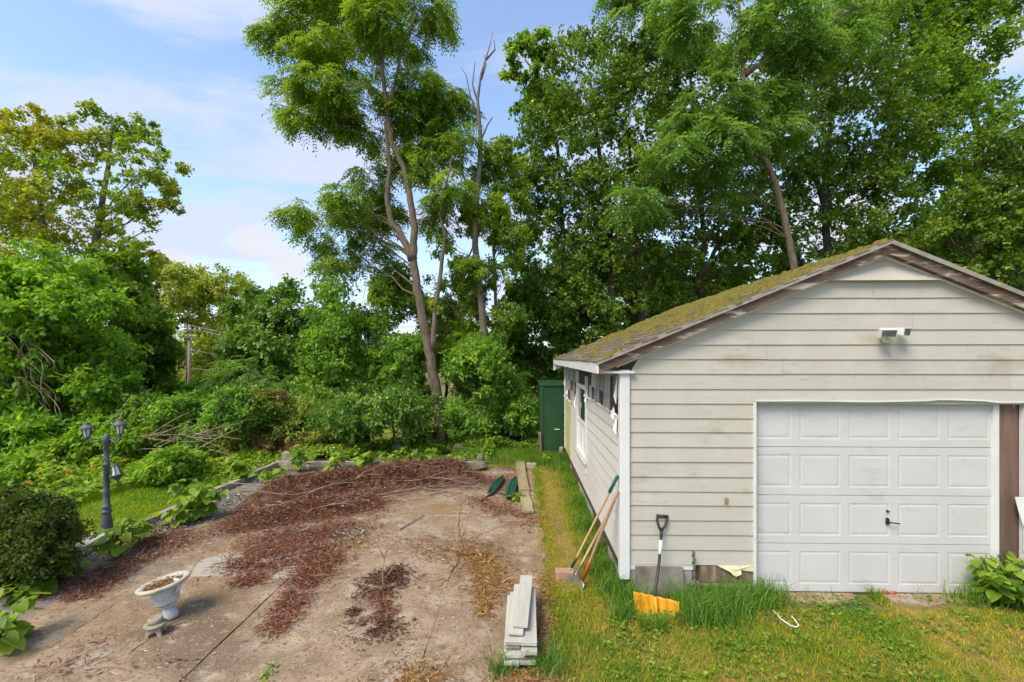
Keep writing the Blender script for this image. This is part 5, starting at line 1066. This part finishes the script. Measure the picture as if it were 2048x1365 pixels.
for k, (u0, v0, u1, v1, sg, lb) in enumerate(((379, 651, 620, 672, .4, 'upper power line running right from the pole top'), (379, 651, 40, 690, .5, 'upper power line running left from the pole top'), (392, 659, 640, 686, .4, 'second power line right from the upper crossarm'), (378, 700, 60, 742, .5, 'middle cable running left from the pole'), (378, 700, 560, 706, .3, 'middle cable running right from the pole'), (378, 742, 40, 762, .4, 'low thick cable running left from the pole'), (378, 737, 560, 738, .2, 'low thick cable running right from the pole'), (378, 733, 60, 741, .3, 'thin cable above the low thick cable on the left'))):
    a, b = at(u0, v0, PY), at(u1, v1, PY - (6 if u1 < 300 else -4)); P = [a.lerp(b, i / 12) - Vector((0, 0, sg * math.sin(math.pi * i / 12))) for i in range(13)]
    tag(MB().tube(P, .028, 5).build('power_line', 'wire'), lb, 'power line', 'wires on the utility pole')
# shrubs of the middle distance
def shrub(name, label, Y, rows, n, leaf, L, W, **k):
    k.setdefault('cat', 'shrub'); return tree(name, label, Y, rows, n, leaf, L, W, stem='stems', crown='foliage', **k)
shrub('vine_hump', 'dark vine-covered hump of foliage left of the locust trunk', 18, [(520, 640, 55, 55), (575, 615, 60, 45), (630, 620, 50, 50), (560, 690, 80, 60), (640, 700, 70, 70), (500, 720, 50, 60), (580, 780, 80, 60)], 40000, 'leaf_dark_vine', .15, .10, droop=.5, fill=.45)
shrub('honeysuckle_bush', 'tall light green bush in front of the vine-covered hump', 14.5, [(700, 610, 70, 55), (770, 620, 60, 60), (730, 690, 100, 60), (660, 700, 60, 50), (800, 710, 50, 60), (720, 770, 110, 60), (640, 770, 60, 50), (800, 790, 55, 55), (740, 560, 40, 30)], 62000, 'leaf_bush', .12, .06, droop=.3, fill=.35)
shrub('honeysuckle_bush', 'dark leafy bush overhanging the dark hollow behind the back timber', 13, [(740, 820, 90, 50), (820, 820, 60, 60), (670, 850, 70, 45), (850, 860, 35, 30), (700, 835, 70, 36, -1.1), (780, 815, 70, 36, -1.2), (840, 840, 40, 36, -.8)], 38000, 'leaf_dark_vine', .10, .055, droop=.4, fill=.35)
shrub('withered_bush', 'bush with brown withered leaves left of the back timber corner', 12.6, [(480, 860, 50, 40), (540, 860, 60, 45), (600, 850, 60, 50), (430, 880, 50, 30), (570, 900, 70, 30), (650, 890, 50, 30), (520, 810, 50, 30)], 44000, 'leaf_brownbush', .10, .045, droop=.5, fill=.35)
shrub('sumac_bush', 'bright yellow green bush on the slope right below the utility pole', 17, [(400, 790, 60, 28), (450, 770, 50, 30), (490, 760, 50, 40), (440, 815, 70, 28), (360, 830, 60, 28), (520, 790, 50, 40)], 30000, 'leaf_bright', .16, .07, droop=.4, fill=.35)
shrub('sumac_bush', 'feathery deep green sumac left of the withered bush', 15, [(480, 780, 50, 40), (515, 740, 45, 35), (540, 790, 50, 45), (460, 740, 30, 25)], 22000, 'leaf_locust_pale', .12, .045, kind='pinnate', droop=.3, fill=.35)
shrub('bramble', 'bramble thicket behind the lamp post', 12, [(250, 880, 60, 28), (320, 870, 60, 28), (390, 880, 60, 30), (330, 910, 90, 25), (180, 890, 50, 28)], 24000, 'leaf_ground', .11, .06, droop=.3, fill=.25)
shrub('bright_bush', 'bright rounded bush right behind the lawn', 9.8, [(330, 935, 45, 28), (365, 925, 35, 25), (300, 950, 30, 22)], 12000, 'leaf_weed_plain', .10, .05, droop=.5, fill=.3)
shrub('bright_bush', 'bright mound of weeds left of the lamp post', 9.6, [(110, 910, 70, 24), (60, 940, 80, 28), (160, 930, 50, 22), (20, 985, 60, 28)], 16000, 'leaf_weed_plain', .12, .065, droop=.5, fill=.3)
bh = thing('brush_heap', gp(330, 905), 'tangle of bare brown branches behind the lamp post', 'brush')
for k in range(20):
    u, v = _r.uniform(190, 430), _r.uniform(868, 900); L = _r.uniform(40, 120); a = _r.gauss(-.12, .35)
    P0 = at(u, v, 10.9 + _r.uniform(-.3, .3)); P2 = at(u + L * math.cos(a), v + L * math.sin(a), 10.9 + _r.uniform(-.4, .3)); Pm = P0.lerp(P2, .5) + Vector((0, 0, _r.uniform(-.1, .10)))
    P = bez(P0, Pm, P2, 8); m = MB().tube(P, [_r.uniform(.008, .016) * (1 - .7 * i / 8) + .002 for i in range(8)], 5)
    for q in range(2):
        p = P[_r.randint(2, 6)]; e = Vector((_r.uniform(-.2, .4), _r.uniform(-.1, .1), _r.uniform(-.1, .3))); m.tube([p, p + e * .5 + Vector((0, 0, .03)), p + e], [.006, .005, .002], 4)
    m.build('branch', ('vine_twig', 'twig')[k % 2], bh, smooth=True)
shrub('thicket_bush', 'loose light green thicket rising behind the bare branch tangle', 12.3, [(290, 835, 55, 40), (350, 830, 55, 38), (410, 835, 55, 40), (465, 825, 45, 42), (250, 850, 40, 34), (330, 868, 60, 24), (420, 868, 60, 26)], 30000, 'leaf_bush', .115, .055, droop=.35, fill=.3)
shrub('thicket_bush', 'low yellow green thicket left behind the lantern heads', 11.3, [(40, 870, 60, 30), (110, 865, 60, 32), (180, 868, 50, 30), (230, 885, 40, 22)], 20000, 'leaf_bright', .12, .06, droop=.4, fill=.3)
shrub('thicket_bush', 'mid green bush filling the gap behind the twin locust stems', 15.6, [(880, 640, 45, 50), (910, 580, 40, 40), (850, 590, 40, 40), (900, 720, 45, 45), (800, 590, 35, 35), (940, 640, 30, 40), (860, 680, 40, 40)], 26000, 'leaf_locust', .11, .05, droop=.45, fill=.25)
shrub('evergreen_shrub', 'dark evergreen shrub at the left edge by the slab', 5.0, [(45, 1065, 60, 55), (95, 1100, 40, 60), (30, 1130, 60, 55), (110, 1045, 28, 30), (70, 1160, 50, 30), (-30, 1100, 60, 100), (60, 1015, 45, 22), (120, 1020, 14, 22), (140, 1075, 12, 20), (20, 1000, 20, 20), (85, 1000, 14, 18)], 46000, 'leaf_evergreen', .045, .02, droop=-.2, up=.4, fill=.3, dy=.2, spread=1.5)
# right of the locust
shrub('understory_bush', 'leafy understory right of the locust trunk', 14.5, [(940, 830, 60, 55), (1000, 800, 60, 60), (960, 740, 60, 60), (1040, 840, 40, 45), (910, 870, 40, 35), (1020, 870, 50, 30)], 44000, 'leaf_bush', .11, .055, droop=.35, fill=.35)
shrub('understory_bush', 'dark understory between the dead trunk and the container', 17.5, [(1050, 720, 60, 60), (1100, 680, 70, 70), (1010, 690, 50, 50), (1080, 770, 60, 50), (1040, 620, 50, 50), (1150, 640, 60, 60)], 42000, 'leaf_maple', .14, .11, droop=.3, fill=.35)
shrub('sunlit_bush', 'yellow green sunlit bush glimpsed right of the locust trunk', 22, [(930, 700, 50, 50), (900, 660, 40, 40), (980, 720, 40, 40)], 12000, 'leaf_bright', .18, .1, fill=.2)
# the tall locust in the middle
tree('locust_tree', 'tall leaning locust with twin stems in the middle of the picture', 13.5, [
    (560, 75, 42, 28), (610, 40, 60, 45), (690, 30, 70, 45), (640, 100, 60, 40), (770, 40, 70, 50), (850, 20, 50, 35), (720, 110, 60, 45), (800, 100, 50, 40), (875, 45, 30, 25), (690, -40, 110, 40), (820, -40, 80, 40),
    (580, 190, 42, 42), (640, 180, 60, 45), (600, 240, 40, 25), (700, 190, 55, 45), (660, 235, 50, 32), (730, 260, 45, 38),
    (840, 180, 60, 42), (890, 220, 55, 45), (850, 250, 60, 45), (920, 270, 45, 40), (870, 310, 60, 40), (820, 330, 40, 35), (800, 220, 40, 40),
    (740, 360, 50, 32), (690, 400, 42, 32), (650, 400, 30, 25), (600, 425, 34, 28), (640, 455, 45, 30), (700, 450, 50, 40), (680, 510, 50, 32), (740, 500, 45, 35), (650, 520, 28, 22), (770, 420, 30, 40),
    (900, 380, 45, 40), (860, 430, 40, 40), (930, 340, 35, 35)], 165000, 'leaf_locust', .105, .042, kind='pinnate',
     trunks=[([(882, 868), (872, 780), (862, 720), (848, 650), (834, 575), (826, 515), (830, 455), (818, 385), (808, 335), (783, 285), (773, 220), (764, 130), (757, 50), (745, -40)], .19, .04),
             ([(826, 520), (800, 465), (783, 450), (774, 395), (780, 330), (770, 250), (800, 120), (830, 30)], .12, .03),
             ([(866, 700), (870, 620), (882, 540), (890, 470), (880, 430), (893, 370), (905, 310)], .085, .025)], bark='pale_bark', droop=.6, spread=.68, fill=.2, dy=1.1, per=78, sub=3, rise=.3, limb=.32, back=.6, gap=-.2)
# dead snag wrapped in green
dt = thing('dead_tree', (at(970, 880, 14.2).x, 14.2, 0), 'bare-topped dead trunk standing right of the tall locust', 'tree')
DP = [(985, 880), (978, 780), (970, 680), (962, 600), (950, 490), (953, 400), (960, 320), (960, 260), (955, 200), (962, 150), (980, 90), (986, 62)]
m = MB(); m.tube([at(u, v, 14.2) for u, v in DP], [.15, .14, .125, .115, .10, .09, .08, .065, .048, .03, .014, .006], 9); m.build('trunk', 'dead_bark', dt, smooth=True)
for br_ in ([(958, 240), (940, 190), (932, 150), (922, 135)], [(957, 210), (945, 170), (950, 125)], [(962, 160), (972, 130), (968, 110)], [(960, 285), (975, 250), (985, 235)], [(955, 395), (930, 360), (925, 345)], [(952, 480), (935, 520), (920, 525)], [(972, 120), (990, 100), (988, 80)]):
    MB().tube([at(u, v, 14.2) for u, v in br_], [.035, .025, .015, .006][:len(br_)], 6).build('branch', 'dead_bark', dt, smooth=True)
tree('ash_tree', 'light green leafy tree wrapped round the dead trunk', 14.6, [(990, 350, 50, 40), (1020, 400, 45, 45), (980, 440, 40, 45), (940, 430, 35, 40), (1020, 480, 45, 45), (960, 520, 50, 40), (910, 500, 40, 40), (1000, 560, 50, 45), (930, 590, 45, 40), (890, 600, 40, 40), (1010, 640, 45, 40), (960, 660, 45, 35), (1000, 300, 30, 30), (790, 560, 40, 35), (760, 590, 35, 30)], 40000, 'leaf_locust', .12, .05,
     trunks=[([(1000, 860), (995, 700), (990, 560), (985, 420), (990, 340)], .09, .03)], droop=.55, fill=.2, spread=.8)
# dark maples behind the garage
tree('maple_tree', 'big dark maple nearest the dead trunk, behind the garage', 17, [(1140, 130, 70, 50), (1210, 120, 70, 50), (1180, 190, 90, 60), (1100, 230, 70, 60), (1260, 200, 70, 60), (1150, 290, 100, 60), (1070, 330, 60, 50), (1240, 300, 90, 60), (1110, 380, 90, 60), (1200, 400, 100, 60), (1060, 430, 60, 50), (1150, 470, 100, 50), (1250, 470, 80, 60), (1080, 520, 70, 50), (1190, 550, 90, 50), (1110, 590, 80, 50), (1240, 600, 70, 50), (1160, 640, 80, 50), (1280, 130, 50, 60)], 88000, 'leaf_maple', 0.107, 0.086,
     trunks=[([(1225, 720), (1225, 560), (1215, 420), (1195, 280), (1180, 160)], .2, .05), ([(1290, 700), (1275, 500), (1265, 350), (1250, 220)], .16, .04)], bark='dark_bark', droop=.35, fill=.3)
tree('maple_sapling', 'thin tall sapling with sparse crown left of the big dark maple', 17.5, [(1050, 110, 35, 28), (1090, 160, 35, 30), (1040, 190, 35, 25), (1080, 90, 30, 25), (1110, 220, 35, 40), (1030, 150, 25, 25)], 9500, 'leaf_maple_light', .15, .11, trunks=[([(1130, 700), (1125, 450), (1115, 290), (1090, 170), (1050, 120)], .12, .03)], droop=.4, fill=.2, per=70)
tree('maple_tree', 'dark maple behind the garage roof left of its ridge', 18.5, [(1330, 120, 70, 70), (1390, 60, 60, 60), (1380, 180, 90, 70), (1330, 260, 80, 70), (1430, 270, 80, 60), (1350, 370, 90, 60), (1440, 370, 80, 60), (1320, 460, 70, 50), (1410, 470, 90, 50), (1480, 440, 60, 60), (1350, 550, 80, 50), (1450, 550, 70, 50), (1300, 620, 60, 50), (1380, 620, 80, 40), (1480, 150, 60, 80)], 70000, 'leaf_maple', 0.112, 0.095,
     trunks=[([(1395, 700), (1400, 560), (1410, 480), (1395, 330), (1380, 150)], .2, .05), ([(1405, 560), (1435, 490), (1440, 380)], .12, .04)], bark='dark_bark', droop=.35, fill=.3)
tree('maple_tree', 'tall dark maple straight behind the garage ridge', 18, [(1560, 130, 80, 70), (1640, 160, 90, 80), (1730, 130, 90, 80), (1600, 260, 90, 70), (1690, 270, 90, 70), (1780, 260, 80, 80), (1560, 370, 80, 60), (1650, 380, 90, 60), (1740, 380, 80, 60), (1600, 470, 80, 50), (1690, 480, 80, 50), (1540, 480, 60, 60), (1780, 480, 70, 60), (1680, 60, 80, 60), (1580, 50, 60, 50)], 80000, 'leaf_maple', 0.112, 0.090,
     trunks=[([(1655, 620), (1655, 520), (1650, 400), (1660, 250), (1670, 120)], .22, .06), ([(1655, 420), (1620, 330), (1590, 220)], .12, .04)], bark='dark_bark', droop=.35, fill=.3)
tree('maple_tree', 'bright topped maple at the upper right corner', 19, [(1830, 60, 80, 70), (1900, 110, 70, 70), (1850, 170, 90, 70), (1960, 60, 50, 70), (1900, 260, 80, 70), (1840, 320, 70, 60), (1970, 330, 70, 60), (1880, 400, 80, 60), (1820, 440, 70, 50), (1790, 20, 70, 50), (1920, 0, 70, 50), (1940, 180, 50, 60), (1990, 240, 50, 40), (2000, 20, 50, 40)], 68000, 'leaf_maple_light', 0.116, 0.099,
     trunks=[([(1960, 640), (1955, 420), (1955, 260), (1930, 150), (1900, 60)], .24, .06)], bark='pale_bark', droop=.35, fill=.3)
tree('maple_tree', 'dense maple at the right edge behind the garage roof', 15.5, [(1990, 300, 60, 60), (2050, 260, 60, 60), (1980, 420, 80, 60), (1900, 480, 80, 50), (2050, 400, 70, 80), (1980, 520, 80, 50), (1860, 540, 70, 40), (2060, 520, 70, 60), (2000, 590, 70, 40), (1920, 560, 60, 40), (2130, 400, 80, 160)], 56000, 'leaf_maple', 0.103, 0.082,
     trunks=[([(2010, 700), (2005, 520), (2010, 400), (2020, 300)], .18, .05)], bark='dark_bark', droop=.3, fill=.3)
tree('maple_tree', 'shaded maple filling the gap behind the garage roof', 22, [(1120, 560, 90, 70), (1240, 560, 90, 70), (1340, 560, 90, 70), (1500, 560, 90, 60), (1600, 560, 90, 50), (1740, 520, 90, 60), (1420, 580, 90, 60), (1180, 660, 90, 60), (1300, 660, 90, 50), (1850, 520, 90, 60), (1950, 500, 90, 60), (2040, 520, 90, 70), (1880, 440, 80, 60), (2020, 420, 80, 60)], 56000, 'leaf_maple', .18, .15, trunks=[([(1400, 760), (1400, 600), (1390, 520)], .15, .05)], bark='dark_bark', fill=.15)
# pale locust leaning in from above
tree('locust_tree', 'pale green feathery locust arching over the garage roof', 14.5, [
    (1400, 40, 60, 40), (1480, 60, 60, 45), (1560, 40, 70, 45), (1650, 30, 70, 40), (1740, 10, 70, 35), (1340, 20, 40, 35), (1500, 130, 70, 40), (1590, 110, 70, 40), (1680, 90, 60, 32),
    (1440, 200, 70, 38), (1520, 200, 70, 40), (1390, 250, 60, 34), (1460, 270, 70, 34), (1340, 300, 55, 30), (1410, 320, 60, 30), (1290, 350, 50, 28), (1360, 370, 50, 28), (1270, 400, 42, 30), (1310, 420, 36, 24), (1500, 320, 50, 34), (1560, 260, 50, 32), (1440, 390, 40, 30), (1250, 440, 28, 24), (1600, 180, 50, 32), (1255, 8, 26, 24), (1290, -25, 50, 26), (1240, -25, 40, 30)], 95000, 'leaf_locust_pale', .115, .05, kind='pinnate',
     trunks=[([(1600, 640), (1585, 520), (1570, 440), (1552, 370), (1530, 320), (1505, 290), (1490, 200), (1484, 120), (1480, 40), (1470, -60)], .13, .04), ([(1505, 290), (1430, 290), (1350, 330), (1290, 370)], .08, .02), ([(1490, 150), (1560, 100), (1640, 60), (1720, 10)], .08, .02)], bark='pale_bark', droop=.45, spread=.72, fill=.2, dy=1.2, per=78, sub=3, rise=.12, limb=.3)
